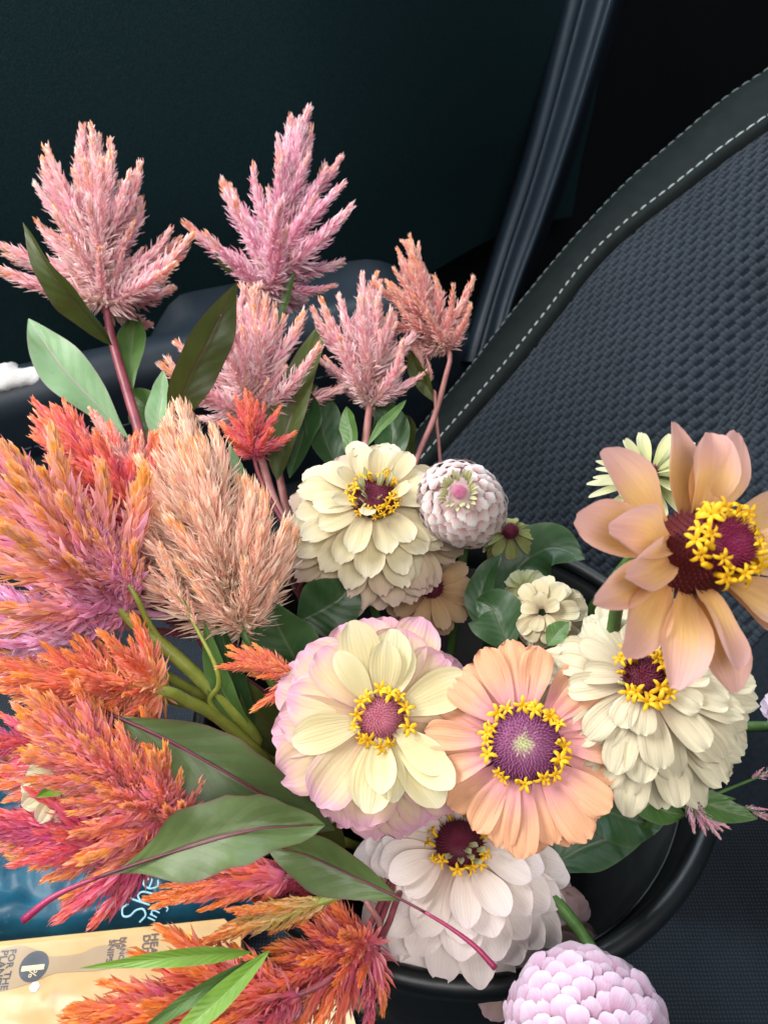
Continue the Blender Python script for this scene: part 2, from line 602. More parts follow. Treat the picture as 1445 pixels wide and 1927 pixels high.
CR_T = sorted([seat_ac(1445, 590), seat_ac(1395, 680), seat_ac(1340, 790), seat_ac(1270, 960)])
ccr = lambda a: interp(CR_T, a)

def seat_h(a, c):
    w = cin(a) - 0.010 - c                    # distance from the leather edge into the cloth
    wc = max(0.05, cin(a) - 0.010 - ccr(a))
    if w < wc:
        x = max(0.0, w / wc)
        h = 0.004 + 0.014 * math.sin(math.pi * min(1.0, x * 1.02)) ** 0.9 - 0.020 * smooth01((x - 0.72) / 0.28)
        h -= 0.006 * math.exp(-w / 0.004)
    else:
        y = w - wc
        h = -0.014 + 0.022 * smooth01(y / 0.05)
    return h
def seat_pt(a, c, off=0.0):
    return SO + SU * a + L_ * c + SN * (seat_h(a, c) + off)

A0, A1 = -0.13, 0.62
vs, fs, uv = [], [], []
NA, NC = 60, 80
for i in range(NA + 1):
    a = A0 + (A1 - A0) * i / NA
    for k in range(NC + 1):
        c = cin(a) - 0.0095 - 0.48 * k / NC
        vs.append(seat_pt(a, c, -0.0010))
        uv.append((i / NA, k / NC))
for i in range(NA):
    for k in range(NC):
        b0 = i * (NC + 1) + k
        fs.append((b0, b0 + 1, b0 + NC + 2, b0 + NC + 1))
backrest = part('backrest', mesh('backrest', vs, fs, M_CLOTHBASE, uv), car)
# the weave: one raised pad of yarn per float, holes between them
vs, fs, uv = [], [], []
PA, PC, HW = 0.0044, 0.0080, 0.0017
rw = random.Random(5)
ja = int((A1 - A0) / PA)
for j in range(ja):
    a = A0 + (j + 0.5) * PA
    for i in range(-50, 36):
        # a hole sits at every second column, two rows deep, in chequer order
        cl, cr = i * PC, (i + 1) * PC
        cl += HW if (j // 2 + i) % 2 == 0 else 0.0001
        cr -= HW if (j // 2 + i + 1) % 2 == 0 else 0.0001
        cr = min(cr, cin(a) - 0.0135)
        if cr - cl < 0.0012:
            continue
        c, hc = (cl + cr) / 2, (cr - cl) / 2
        w = cin(a) - 0.0100 - c
        if w > 0.40:
            continue
        pt = seat_pt(a, c)
        rel = pt - CAM
        dep = rel.dot(FW)
        if dep < 0.1:
            continue
        px = WPX / 2 + FPX * rel.dot(RT) / dep
        py = HPX / 2 - FPX * rel.dot(UP) / dep
        if px < 600 or px > 1900 or py < -350 or py > 1500:
            continue
        ha = PA * 0.499
        top = 0.0006 + rw.uniform(-1, 1) * 0.00010
        b0 = len(vs)
        for (da, dc, up) in ((-1, -1, -0.0022), (-1, 1, -0.0022), (1, 1, -0.0022), (1, -1, -0.0022),
                             (-0.93, -0.95, top), (-0.93, 0.95, top), (0.93, 0.95, top), (0.93, -0.95, top), (0.0, -0.96, top * 1.25), (0.0, 0.96, top * 1.25)):
            vs.append(seat_pt(a + da * ha, c + dc * hc, up))
            uv.append(((c + dc * hc) / PC, da * 0.5 + 0.5))
        fs += [(b0 + 4, b0 + 5, b0 + 9, b0 + 8), (b0 + 8, b0 + 9, b0 + 6, b0 + 7), (b0, b0 + 1, b0 + 5, b0 + 4),
               (b0 + 1, b0 + 2, b0 + 6, b0 + 9, b0 + 5), (b0 + 2, b0 + 3, b0 + 7, b0 + 6), (b0 + 3, b0, b0 + 4, b0 + 8, b0 + 7)]
wv = sub('cloth_weave', mesh('cloth_weave', vs, fs, M_WEAVE, uv), backrest)
wv['kind'] = 'stuff'
# leather edge strip with its folded side
vs, fs, uv = [], [], []
NA = 70
rows = []
for i in range(NA + 1):
    a = A0 + (A1 - A0) * i / NA
    ci, co = cin(a) - 0.0095, cout(a)
    row = []
    row.append((ci, -0.012))
    for k in range(11):
        f = k / 10
        h = 0.005 + 0.010 * math.sin(math.pi * (0.12 + 0.80 * f)) - 0.008 * f * f
        d1 = (ci + (co - ci) * f) - cin(a)
        h -= 0.0016 * math.exp(-(d1 / 0.0016) ** 2)
        row.append((ci + (co - ci) * f, h))
    hh = row[-1][1]
    row += [(co + 0.004, hh - 0.003), (co + 0.008, hh - 0.010), (co + 0.006, hh - 0.03), (co - 0.004, hh - 0.09), (co - 0.03, hh - 0.16)]
    rows.append((a, row))
for i, (a, row) in enumerate(rows):
    for k, (c, h) in enumerate(row):
        vs.append(SO + SU * a + L_ * c + SN * h)
        uv.append((k / len(row), i / NA))
m = len(rows[0][1])
for i in range(NA):
    for k in range(m - 1):
        fs.append((i * m + k, i * m + k + 1, (i + 1) * m + k + 1, (i + 1) * m + k))
strip = part('leather_edge', mesh('leather_edge', vs, fs, M_LEATHER, uv), car)
rs = random.Random(3)
def leather_h(a, f):
    return 0.005 + 0.010 * math.sin(math.pi * (0.12 + 0.80 * f)) - 0.008 * f * f
for which in (0, 1):
    a = A0 + 0.02
    while a < A1 - 0.02:
        ci, co = cin(a) - 0.0095, cout(a)
        if which == 0:
            cc = cin(a)
            h = leather_h(a, (cc - ci) / (co - ci)) - 0.0012
        else:
            cc = co - 0.0030
            h = leather_h(a, (cc - ci) / (co - ci)) + 0.0002
        fn = cin if which == 0 else cout
        slope = (fn(a + 0.004) - fn(a - 0.004)) / 0.008
        tdir = (SU + L_ * slope).normalized()
        tdir = (tdir + SU.cross(SN) * rs.uniform(0.02, 0.10) * (1 if which else -1)).normalized()
        p = SO + SU * a + L_ * cc + SN * h
        sub('stitch', ST_EDGE if which else ST_SEAT, strip, frame(SN, tdir, p))
        a += 0.0108 / math.sqrt(1 + slope * slope)
# seat cushion
vs, fs, uv = [], [], []
NX, NY = 44, 44
cz = 0.02
for i in range(NX + 1):
    for k in range(NY + 1):
        s = -0.75 + 1.0 * i / NX
        q = -0.95 + 1.36 * k / NY
        p = V((SO.x, SO.y, cz)) + E_ * s + L_ * q
        nz = noise.noise(p * 6) * 0.004
        edge = 0.03 * max(0.0, (q - 0.28) / 0.13) ** 2
        vs.append(p + Z_ * (nz - edge - 0.004))
        uv.append((i / NX, k / NY))
for i in range(NX):
    for k in range(NY):
        b0 = i * (NY + 1) + k
        fs.append((b0, b0 + NY + 1, b0 + NY + 2, b0 + 1))
part('cushion', mesh('cushion', vs, fs, M_CUSHION, uv), car)

# ================================================================== the bucket
BC = V((0.040, 0.249, 0.0))
RIMZ = 0.252
bucket = root('bucket', 'round black plastic bucket with a thick rolled rim holding the flowers', 'bucket', V((BC.x, BC.y, 0.022)))
def bucket_mat():
    t = NT('scuffed_black_plastic')
    tc = t.n('TexCoord')
    mp = t.n('Mapping')
    mp.inputs['Scale'].default_value = (6, 6, 160)
    t.l(tc.outputs['Object'], mp.inputs[0])
    sc = t.noise(6.0, 5.0, 0.7, mp.outputs[0])
    n2 = t.noise(40.0, 4.0, 0.7, tc.outputs['Object'])
    scr = t.math('MULTIPLY', t.math('SUBTRACT', sc, 0.60), 7.0, clamp=True)
    col = t.mix(t.math('MULTIPLY', scr, 0.45), (0.0035, 0.0050, 0.0060, 1), (0.04, 0.05, 0.055, 1))
    ro = t.math('ADD', 0.30, t.math('MULTIPLY', n2, 0.25))
    return t.finish(t.principled(col, ro, 0.45, t.bump(t.math('ADD', sc, n2), 0.15, 0.0006)))
M_BUCKET = bucket_mat()
def lathe(name, prof, mat, n=96, cen=BC):
    vs, fs, uv = [], [], []
    for i in range(n):
        a = 2 * math.pi * i / n
        for k, (r, z) in enumerate(prof):
            vs.append(V((cen.x + r * math.cos(a), cen.y + r * math.sin(a), z)))
            uv.append((i / n, k / len(prof)))
    m = len(prof)
    for i in range(n):
        j = (i + 1) % n
        for k in range(m - 1):
            fs.append((i * m + k, j * m + k, j * m + k + 1, i * m + k + 1))
    return mesh(name, vs, fs, mat, uv)
part('wall', lathe('bucket_wall', [(0.0005, 0.022), (0.110, 0.022), (0.113, 0.026), (0.1335, 0.224), (0.1315, 0.224), (0.1105, 0.028), (0.0005, 0.0262)], M_BUCKET), bucket)
lip = []
for k in range(13):
    a = R_(-60) + k / 12 * R_(300)
    lip.append((0.1432 + 0.0052 * math.cos(a), RIMZ - 0.0052 + 0.0052 * math.sin(a)))
part('rim', lathe('rim', [(0.1338, 0.210), (0.1385, 0.210), (0.1392, 0.214), (0.1392, 0.219), (0.1410, 0.2205), (0.1415, 0.2255), (0.1408, 0.2270), (0.1450, 0.2300), (0.1455, 0.2360)] + lip + [(0.1370, 0.240), (0.1342, 0.226), (0.1325, 0.2215)], M_BUCKET), bucket)

# ================================================================== things lying on the seat
def plane_pt(px, py, z):
    d = ray(px, py)
    return CAM + d * ((z - CAM.z) / d.z)

def text_mesh(name, s, mat, size, bold=0.0):
    cu = bpy.data.curves.new(name, 'FONT')
    cu.body = s
    cu.size = size
    cu.align_x = 'LEFT'
    cu.offset = bold
    cu.resolution_u = 3
    o = bpy.data.objects.new(name, cu)
    COL.objects.link(o)
    dg = bpy.context.evaluated_depsgraph_get()
    dg.update()
    me = bpy.data.meshes.new_from_object(o.evaluated_get(dg), depsgraph=dg)
    COL.objects.unlink(o)
    bpy.data.objects.remove(o)
    me.name = name
    me.materials.clear()
    me.materials.append(mat)
    return me

# ---- packet of garden snips
PZ = 0.062
k0, k1 = plane_pt(0, 1772, PZ), plane_pt(440, 1727, PZ)
KX = (k1 - k0).normalized()
KY = Z_.cross(KX)                          # away from the camera
def card_xy(px, py):
    q = plane_pt(px, py, PZ) - k0
    return q.dot(KX), q.dot(KY)
def card_pt(x, y, h=0.0):
    return k0 + KX * x + KY * y + Z_ * h
M_CARD = plain_mat('tan_card', srgb(196, 160, 108), srgb(212, 178, 126), 25, 0.75, 0.2, 0.15, 500)
M_PRINT = plain_mat('grey_print', srgb(164, 140, 112), srgb(178, 154, 124), 20, 0.7, 0.2)
M_INK = plain_mat('navy_ink', srgb(50, 58, 72), srgb(66, 72, 84), 60, 0.6, 0.3)
M_INK2 = plain_mat('brown_ink', srgb(84, 64, 66), srgb(96, 74, 74), 60, 0.6, 0.3)
M_YEL = plain_mat('yellow_print', srgb(250, 178, 40), srgb(255, 190, 60), 60, 0.6, 0.3)
pack = root('snips_packet', 'tan cardboard packet with navy lettering and a round one percent mark under clear plastic', 'packet', card_pt(0.05, -0.08, -0.04))
xr = card_xy(455, 1730)[0]
o_ = [(-0.10, 0.0), (xr - 0.012, 0.0), (xr, -0.012), (xr + 0.002, -0.13), (-0.10, -0.13)]
vs = [card_pt(x, y) for x, y in o_] + [card_pt(x, y, -0.0385) for x, y in o_]
n5 = len(o_)
fs = [tuple(reversed(range(n5)))] + [tuple(range(n5, 2 * n5))] + [(k, (k + 1) % n5, n5 + (k + 1) % n5, n5 + k) for k in range(n5)]
part('card', mesh('card', vs, fs, M_CARD, smooth=False), pack)
def flat(name, pix, mat, h):
    pts = [card_xy(*p) for p in pix]
    vs = [card_pt(x, y, h) for x, y in pts] + [card_pt(x, y, h - 0.0003) for x, y in pts]
    n = len(pts)
    fs = [tuple(range(n)), tuple(reversed(range(n, 2 * n)))] + [(k, (k + 1) % n, n + (k + 1) % n, n + k) for k in range(n)]
    return part(name, mesh(name, vs, fs, mat, smooth=False), pack)
sil = spline([V(p + (0,)) for p in [(-60, 1800), (0, 1788), (40, 1779), (75, 1790), (95, 1800), (150, 1795), (180, 1782), (215, 1778), (245, 1785), (258, 1800), (255, 1818), (215, 1822),
                                    (175, 1828), (120, 1830), (95, 1835), (60, 1850), (20, 1862), (-60, 1880)]], 60)
flat('printed_tool', [(p.x, p.y) for p in sil], M_PRINT, 0.0004)
flat('printed_flash', [(322, 1775), (355, 1760), (362, 1748), (364, 1775)], M_YEL, 0.0005)
cx, cy = card_xy(65, 1819)
rc = 0.5 * (V(card_xy(65, 1791)) - V(card_xy(65, 1847))).length
disc = [(cx + rc * math.cos(a * math.pi / 20), cy + rc * math.sin(a * math.pi / 20)) for a in range(40)]
vs = [card_pt(x, y, 0.0008) for x, y in disc] + [card_pt(x, y, 0.0005) for x, y in disc]
fs = [tuple(range(40)), tuple(reversed(range(40, 80)))] + [(k, (k + 1) % 40, 40 + (k + 1) % 40, 40 + k) for k in range(40)]
part('round_mark', mesh('round_mark', vs, fs, M_INK, smooth=False), pack)
def card_text(s, px, py, py2, mat, h, bold=0.0):
    """lettering that reads towards the camera, tops of the letters to the rear of the car; px = line of the feet"""
    x0, y0 = card_xy(px, py)
    x1, y1 = card_xy(px, py2)
    ln = abs(y1 - y0)
    me = text_mesh('lettering', s, mat, 1.0, bold)
    wd = max(v.co.x for v in me.vertices)
    lo = min(v.co.x for v in me.vertices)
    k = ln / (wd - lo)
    M = frame(Z_, -KY, card_pt(x0, y0, h)) @ Matrix.Scale(k, 4)
    o = part('lettering', me, pack, M)
    return o
card_text('FOR THE', 21, 1787, 1862, M_INK, 0.0007, 0.025)
card_text('PLANET', 5, 1789, 1862, M_INK, 0.0007, 0.025)
card_text('NANO', 230, 1764, 1808, M_INK2, 0.0007, 0.025)
card_text('TIP', 219, 1766, 1787, M_INK2, 0.0007, 0.025)
card_text('SNIPS', 207, 1769, 1812, M_INK2, 0.0007, 0.025)
card_text('HEAVY', 286, 1757, 1823, M_INK2, 0.0007, 0.025)
card_text('DUTY', 271, 1760, 1812, M_INK2, 0.0007, 0.025)
M_CARDINK = plain_mat('pale_print', srgb(236, 212, 170), srgb(242, 220, 180), 60, 0.7, 0.2)
me1 = text_mesh('lettering', '1', M_CARDINK, 1.0, 0.03)
hh = max(v.co.y for v in me1.vertices)
k = rc * 1.50 / hh
part('lettering', me1, pack, frame(Z_, -KY, card_pt(cx - rc * 0.75, cy + rc * 0.42, 0.0011)) @ Matrix.Scale(k, 4))
me1 = text_mesh('lettering', '%', M_CARDINK, 1.0, 0.0)
hh = max(v.co.y for v in me1.vertices)
k = rc * 0.55 / hh
part('lettering', me1, pack, frame(Z_, -KY, card_pt(cx - rc * 0.22, cy - rc * 0.20, 0.0011)) @ Matrix.Scale(k, 4))
# clear crinkled plastic over the lower half of the card
def clear_mat():
    t = NT('clear_plastic')
    tc = t.n('TexCoord')
    g = t.n('BsdfGlossy')
    g.inputs['Roughness'].default_value = 0.28
    bm = t.bump(t.noise(40.0, 2.0, 0.5, tc.outputs['Object']), 0.25, 0.002)
    t.l(bm, g.inputs['Normal'])
    tr = t.n('BsdfTransparent')
    tr.inputs[0].default_value = (0.96, 0.96, 0.95, 1)
    fr = t.n('Fresnel')
    fr.inputs[0].default_value = 1.45
    t.l(bm, fr.inputs['Normal'])
    mx = t.n('MixShader')
    t.l(t.math('MINIMUM', t.math('MULTIPLY', fr.outputs[0], 0.8), 0.25), mx.inputs[0])
    t.l(tr.outputs[0], mx.inputs[1])
    t.l(g.outputs[0], mx.inputs[2])
    t.l(mx.outputs[0], t.out.inputs[0])
    return t.m
M_CLEAR = clear_mat()
vs, fs = [], []
for i in range(41):
    for k in range(25):
        x = -0.095 + (xr + 0.085) * i / 40
        y = -0.004 - 0.12 * k / 24
        b = smooth01(k / 10)
        q = V((x, y, 0))
        h = 0.003 + b * (0.004 + 0.007 * abs(noise.noise(q * 22)) + 0.002 * abs(noise.noise(q * 60 + V((3, 1, 0)))))
        vs.append(card_pt(x, y, h))
for i in range(40):
    for k in range(24):
        b0 = i * 25 + k
        fs.append((b0, b0 + 25, b0 + 26, b0 + 1))
part('clear_cover', mesh('clear_cover', vs, fs, M_CLEAR), pack)
# paper hang tag dot
dx, dy = card_xy(80, 1872)
M_WHITE = plain_mat('white_paper', (0.72, 0.72, 0.70, 1), (0.82, 0.82, 0.80, 1), 30, 0.8, 0.2)
vs = [card_pt(dx + 0.0032 * math.cos(k * math.pi / 3), dy + 0.0032 * math.sin(k * math.pi / 3), 0.016) for k in range(6)]
vs += [v - Z_ * 0.0012 for v in vs]
part('rivet', mesh('rivet', vs, [tuple(range(6))] + [(k, (k + 1) % 6, 6 + (k + 1) % 6, 6 + k) for k in range(6)], M_WHITE, smooth=False), pack)

# ---- teal pouch behind the packet
def pouch_mat():
    t = NT('teal_film')
    tc = t.n('TexCoord')
    ns = t.noise(16.0, 4.0, 0.6, tc.outputs['Object'])
    n2 = t.noise(70.0, 5.0, 0.7, tc.outputs['Object'])
    col = t.ramp(ns, [(0.30, srgb(5, 40, 58)), (0.55, srgb(14, 74, 98)), (0.75, srgb(34, 104, 130))])
    col = t.mix(t.math('MULTIPLY', t.math('SUBTRACT', n2, 0.62), 3.0, clamp=True), col, srgb(120, 178, 198))
    return t.finish(t.principled(col, 0.46, 0.3, t.bump(n2, 0.2, 0.002), coat=0.05))
M_POUCH = pouch_mat()
M_CHALK = plain_mat('pale_blue_ink', srgb(150, 205, 228), srgb(175, 220, 238), 60, 0.6, 0.2)
QZ = 0.052
pouch = root('teal_pouch', 'glossy teal blue plastic pouch with pale handwriting beside the cardboard packet', 'pouch', plane_pt(200, 1600, 0.022))
vs, fs = [], []
NX, NY = 70, 60
pa, pb, pc, pd = plane_pt(-160, 1800, QZ), plane_pt(480, 1735, QZ), plane_pt(420, 1380, QZ), plane_pt(-160, 1330, QZ)
def pouch_h(f, g):
    q = V((f * 0.4, g * 0.25, 0))
    e = min(f, 1 - f, g, 1 - g)
    r = abs(noise.noise(q * 16 + V((7, 2, 0)))) * 0.014 + abs(noise.noise(q * 45)) * 0.004
    return -0.022 + 0.022 * smooth01(e / 0.10) + r * smooth01(e / 0.15)
for i in range(NX + 1):
    for k in range(NY + 1):
        f, g = i / NX, k / NY
        p = pa.lerp(pb, f).lerp(pd.lerp(pc, f), g)
        vs.append(p + Z_ * pouch_h(f, g))
for i in range(NX):
    for k in range(NY):
        b0 = i * (NY + 1) + k
        fs.append((b0, b0 + NY + 1, b0 + NY + 2, b0 + 1))
part('film', mesh('film', vs, fs, M_POUCH), pouch)
def handwriting(strokes, px, py, px2, py2, unit, r):
    o, e = plane_pt(px, py, QZ + 0.016), plane_pt(px2, py2, QZ + 0.016)
    M = frame(Z_, e - o, o)
    for st in strokes:
        path = spline([M @ V((x * unit, y * unit, 0)) for x, y in st], 6 * len(st))
        part('handwriting', tube_mesh('handwriting', path, r, M_CHALK, 6), pouch)
handwriting([[(.55, .85), (.35, 1.0), (.1, .85), (.15, .6), (.4, .45), (.5, .2), (.3, 0), (.02, .12)],
             [(.80, 1.25), (.74, .6), (.70, 0)], [(.74, .4), (.92, .62), (1.1, .5), (1.12, 0)],
             [(1.3, .32), (1.62, .36), (1.55, .62), (1.38, .6), (1.28, .3), (1.42, .02), (1.66, .1)],
             [(2.1, .6), (1.9, .62), (1.92, .4), (2.05, .2), (1.95, .02), (1.78, .05)]], 268, 1738, 310, 1640, 0.0175, 0.0007)
handwriting([[(0, .6), (.02, 0)], [(.25, .6), (.25, 0)], [(.25, .4), (.45, .6), (.58, .4), (.58, 0)],
             [(1.1, .5), (.85, .6), (.8, .2), (1.05, .15), (1.1, .55), (1.1, -.3), (.85, -.4)]], 292, 1733, 318, 1690, 0.0095, 0.0005)

# ---- paper slip at the foot of the bucket
slip = root('paper_slip', 'cream paper slip lying on the seat at the foot of the bucket', 'paper', plane_pt(580, 1920, 0.03))
q = [plane_pt(470, 1900, 0.030), plane_pt(655, 1872, 0.030), plane_pt(690, 2010, 0.030), plane_pt(430, 2030, 0.030)]
part('sheet', mesh('sheet', q + [v - Z_ * 0.001 for v in q], [(3, 2, 1, 0), (4, 5, 6, 7), (0, 1, 5, 4), (1, 2, 6, 5), (2, 3, 7, 6), (3, 0, 4, 7)], M_CARDINK, smooth=False), slip)

# ================================================================== flower builders
def petal_mesh(rng, L, Wd, elev, droop, mat, base_w=0.34, wmax_at=0.66, tipround=0.20, notch=0.05, cup=0.10, pleat=0.03, twist=0.0, side=0.0, nu=8, nv=11, wave=0.0, tip_curl=0.0):
    """petal along +x, face up +z; elev = angle of the claw, droop = how far it bends down along its length (radians)"""
    vs, fs, uv = [], [], []
    x = z = y = 0.0
    prev = 0.0
    ph = rng.uniform(0, 6.28)
    nphase = rng.uniform(-0.4, 0.4)
    pl = rng.choice((2.0, 2.5, 3.0))
    rows = []
    vp = 0.0
    for j in range(nv + 1):
        s = j / nv
        v = 1 - (1 - s) ** 1.25
        ang = elev - droop * v - tip_curl * max(0.0, v - 0.6) ** 2 * 6
        if j:
            x += math.cos(ang) * L * (v - vp)
            z += math.sin(ang) * L * (v - vp)
            y += side * L * (v - vp) * v
        vp = v
        if v < wmax_at:
            w = base_w + (1 - base_w) * math.sin(v / wmax_at * math.pi / 2) ** 1.25
        else:
            w = 1 - 0.10 * ((v - wmax_at) / (1 - wmax_at)) ** 2
        vt = 1 - tipround * 1.25
        if v > vt:
            w *= math.sqrt(max(0.0, 1 - 0.80 * ((v - vt) / (1 - vt)) ** 2.2))
        rows.append((x, y, z, ang, w * Wd * 0.5, v))
    for (x, y, z, ang, w, v) in rows:
        tw = twist * v
        for i in range(nu + 1):
            u = i / nu * 2 - 1
            back = 0.05 * L * u * u * v ** 6
            nt = notch * L * max(0.0, math.cos((u + nphase * 0.3) * math.pi * 1.5)) * v ** 6
            s = back + nt * 0.8
            cz = cup * w * 2 * (u * u) + pleat * w * 2 * math.cos(u * math.pi * pl + nphase) * (0.3 + 0.7 * v) + wave * math.sin(v * 7 + ph + u * 2.0) * w * abs(u)
            lx = x - math.cos(ang) * s
            lz = z - math.sin(ang) * s
            yy = u * w
            # offset along the local normal
            nx, nz = -math.sin(ang), math.cos(ang)
            o = cz * math.cos(tw) + yy * math.sin(tw)
            vs.append((lx + nx * o, y + yy * math.cos(tw), lz + nz * o))
            uv.append((i / nu, v))
    for j in range(nv):
        for i in range(nu):
            a = j * (nu + 1) + i
            fs.append((a, a + 1, a + nu + 2, a + nu + 1))
    return mesh('petal', vs, fs, mat, uv)

def floret_mesh(rng, mat, r=0.0042):
    """yellow five-lobed star on a short tube, along +z"""
    vs, fs = [], []
    n = 5
    pts = [V((0, 0, -0.003)), V((0, 0, 0.0)), V((0, 0, 0.0006))]
    tv, tf, _ = tube_data(pts, lambda t: 0.0008 + 0.0004 * t, 5)
    vs += tv
    fs += tf
    for k in range(n):
        a = 2 * math.pi * k / n + rng.uniform(-0.15, 0.15)
        d = V((math.cos(a), math.sin(a), 0))
        s = V((-math.sin(a), math.cos(a), 0))
        b = len(vs)
        rr = r * rng.uniform(0.85, 1.12)
        h = rng.uniform(0.1, 0.55)
        for (t, w, z) in ((0.08, 0.14, 0.0006), (0.45, 0.19, 0.0014 + h * 0.0012), (0.8, 0.17, 0.0013 + h * 0.0010), (1.0, 0.05, 0.0002 + h * 0.0008)):
            c = d * rr * t + V((0, 0, z))
            vs += [c - s * rr * w, c + V((0, 0, 0.0004 * (1 - t))) + V((0, 0, 0.0003)), c + s * rr * w]
        for q in range(3):
            o = b + q * 3
            fs += [(o, o + 1, o + 4, o + 3), (o + 1, o + 2, o + 5, o + 4)]
    return mesh('floret', vs, fs, mat)

def bud_mesh(rng, mat, r=0.0011):
    """floret still closed"""
    pts = [V((0.0002 * math.sin(k), 0, -0.002 + 0.0050 * k / 6)) for k in range(7)]
    return tube_mesh('floret', pts, lambda t: r * (0.45 + 0.55 * math.sin(math.pi * min(0.97, 0.15 + 0.8 * t))), mat, 6)

def disc_mesh(rng, rd, hd, mat, bristles=260, blen=0.0022, dip=0.25):
    """domed flower centre set with bristles; local z up"""
    vs, fs, cols = [], [], []
    NR, NA = 8, 28
    def prof(f):
        h = hd * (1 - f ** 2.6)
        return h - dip * hd * math.exp(-(f / 0.35) ** 2)
    for j in range(NR + 1):
        f = j / NR
        for k in range(NA):
            a = 2 * math.pi * k / NA
            vs.append((rd * f * math.cos(a), rd * f * math.sin(a), prof(f)))
            cols.append((f, 0.5, 0.0))
    for j in range(NR):
        for k in range(NA):
            k2 = (k + 1) % NA
            fs.append((j * NA + k, (j + 1) * NA + k, (j + 1) * NA + k2, j * NA + k2))
    for i in range(bristles):
        f = math.sqrt((i + 0.5) / bristles)
        a = i * 2.399963
        p = V((rd * f * math.cos(a), rd * f * math.sin(a), prof(f)))
        d = (V((math.cos(a), math.sin(a), 0)) * (0.15 + 0.9 * f) + V((0, 0, 1.0)) + V((rng.uniform(-.3, .3), rng.uniform(-.3, .3), 0))).normalized()
        s = d.orthogonal().normalized()
        t = d.cross(s)
        ll = blen * rng.uniform(0.7, 1.3)
        w = blen * 0.20
        b = len(vs)
        r0 = rng.random()
        for k in range(3):
            q = 2 * math.pi * k / 3
            vs.append(p + (s * math.cos(q) + t * math.sin(q)) * w)
            cols.append((f, r0, 0.1))
        vs.append(p + d * ll)
        cols.append((f, r0, 1.0))
        fs += [(b, b + 1, b + 3), (b + 1, b + 2, b + 3), (b + 2, b, b + 3)]
    return mesh('flower_centre', vs, fs, mat, None, cols)

def disc_mat(name, stops, tipcol, tip_amt=0.5):
    t = NT(name)
    at = t.n('Attribute', attribute_name='pigment')
    sp = t.n('SeparateColor')
    t.l(at.outputs['Color'], sp.inputs[0])
    col = t.ramp(t.math('ADD', sp.outputs[0], t.math('MULTIPLY', t.math('SUBTRACT', sp.outputs[1], 0.5), 0.25)), stops)
    col = t.mix(t.math('MULTIPLY', t.math('POWER', sp.outputs[2], 2.0), tip_amt), col, tipcol)
    return t.finish(t.principled(col, 0.6, 0.25))

M_STEM = plain_mat('green_stem', (0.045, 0.105, 0.022, 1), (0.085, 0.170, 0.040, 1), 120, 0.5, 0.4, 0.4, 700)
M_STEMD = plain_mat('dark_green_stem', (0.020, 0.060, 0.018, 1), (0.045, 0.105, 0.030, 1), 120, 0.5, 0.4, 0.4, 700)
M_STEMR = plain_mat('red_stem', (0.17, 0.030, 0.050, 1), (0.30, 0.075, 0.090, 1), 90, 0.42, 0.45, 0.3, 700)
M_STEMP = plain_mat('pink_stem', (0.30, 0.110, 0.115, 1), (0.42, 0.20, 0.17, 1), 90, 0.45, 0.4, 0.3, 700)
M_STEMY = plain_mat('yellow_green_stem', (0.20, 0.24, 0.035, 1), (0.30, 0.34, 0.065, 1), 120, 0.42, 0.45, 0.3, 700)
M_YFLOR = plain_mat('yellow_floret', (0.70, 0.36, 0.006, 1), (0.86, 0.52, 0.018, 1), 300, 0.5, 0.3, trans=0.12)
M_YFLOR2 = plain_mat('pale_floret', (0.55, 0.55, 0.16, 1), (0.70, 0.72, 0.32, 1), 300, 0.5, 0.3, trans=0.2)

def bucket_point(rng, z=0.06, r=0.06):
    a = rng.uniform(0, 6.28)
    rr = r * math.sqrt(rng.random())
    return V((BC.x + rr * math.cos(a), BC.y + rr * math.sin(a), z))

def stem_path(top, n_dir, rng, z=0.05, n=16, via=None):
    """from the flower head down over the rim into the bucket"""
    foot = bucket_point(rng, z)
    p1 = top - n_dir * 0.035
    rel = V((top.x - BC.x, top.y - BC.y, 0))
    r = min(rel.length, 0.105)
    gate = V((BC.x, BC.y, 0)) + (rel.normalized() * r * 0.85 if rel.length > 1e-4 else V((0, 0, 0))) + Z_ * (RIMZ - 0.01)
    pts = [top, p1] + ([via] if via else []) + ([gate] if top.z - gate.z > 0.02 else []) + [foot]
    return spline(pts, n)

def zin_normal(px, py, a, b):
    tc = (-ray(px, py)).normalized()
    return (tc + UP * a + RT * b).normalized()

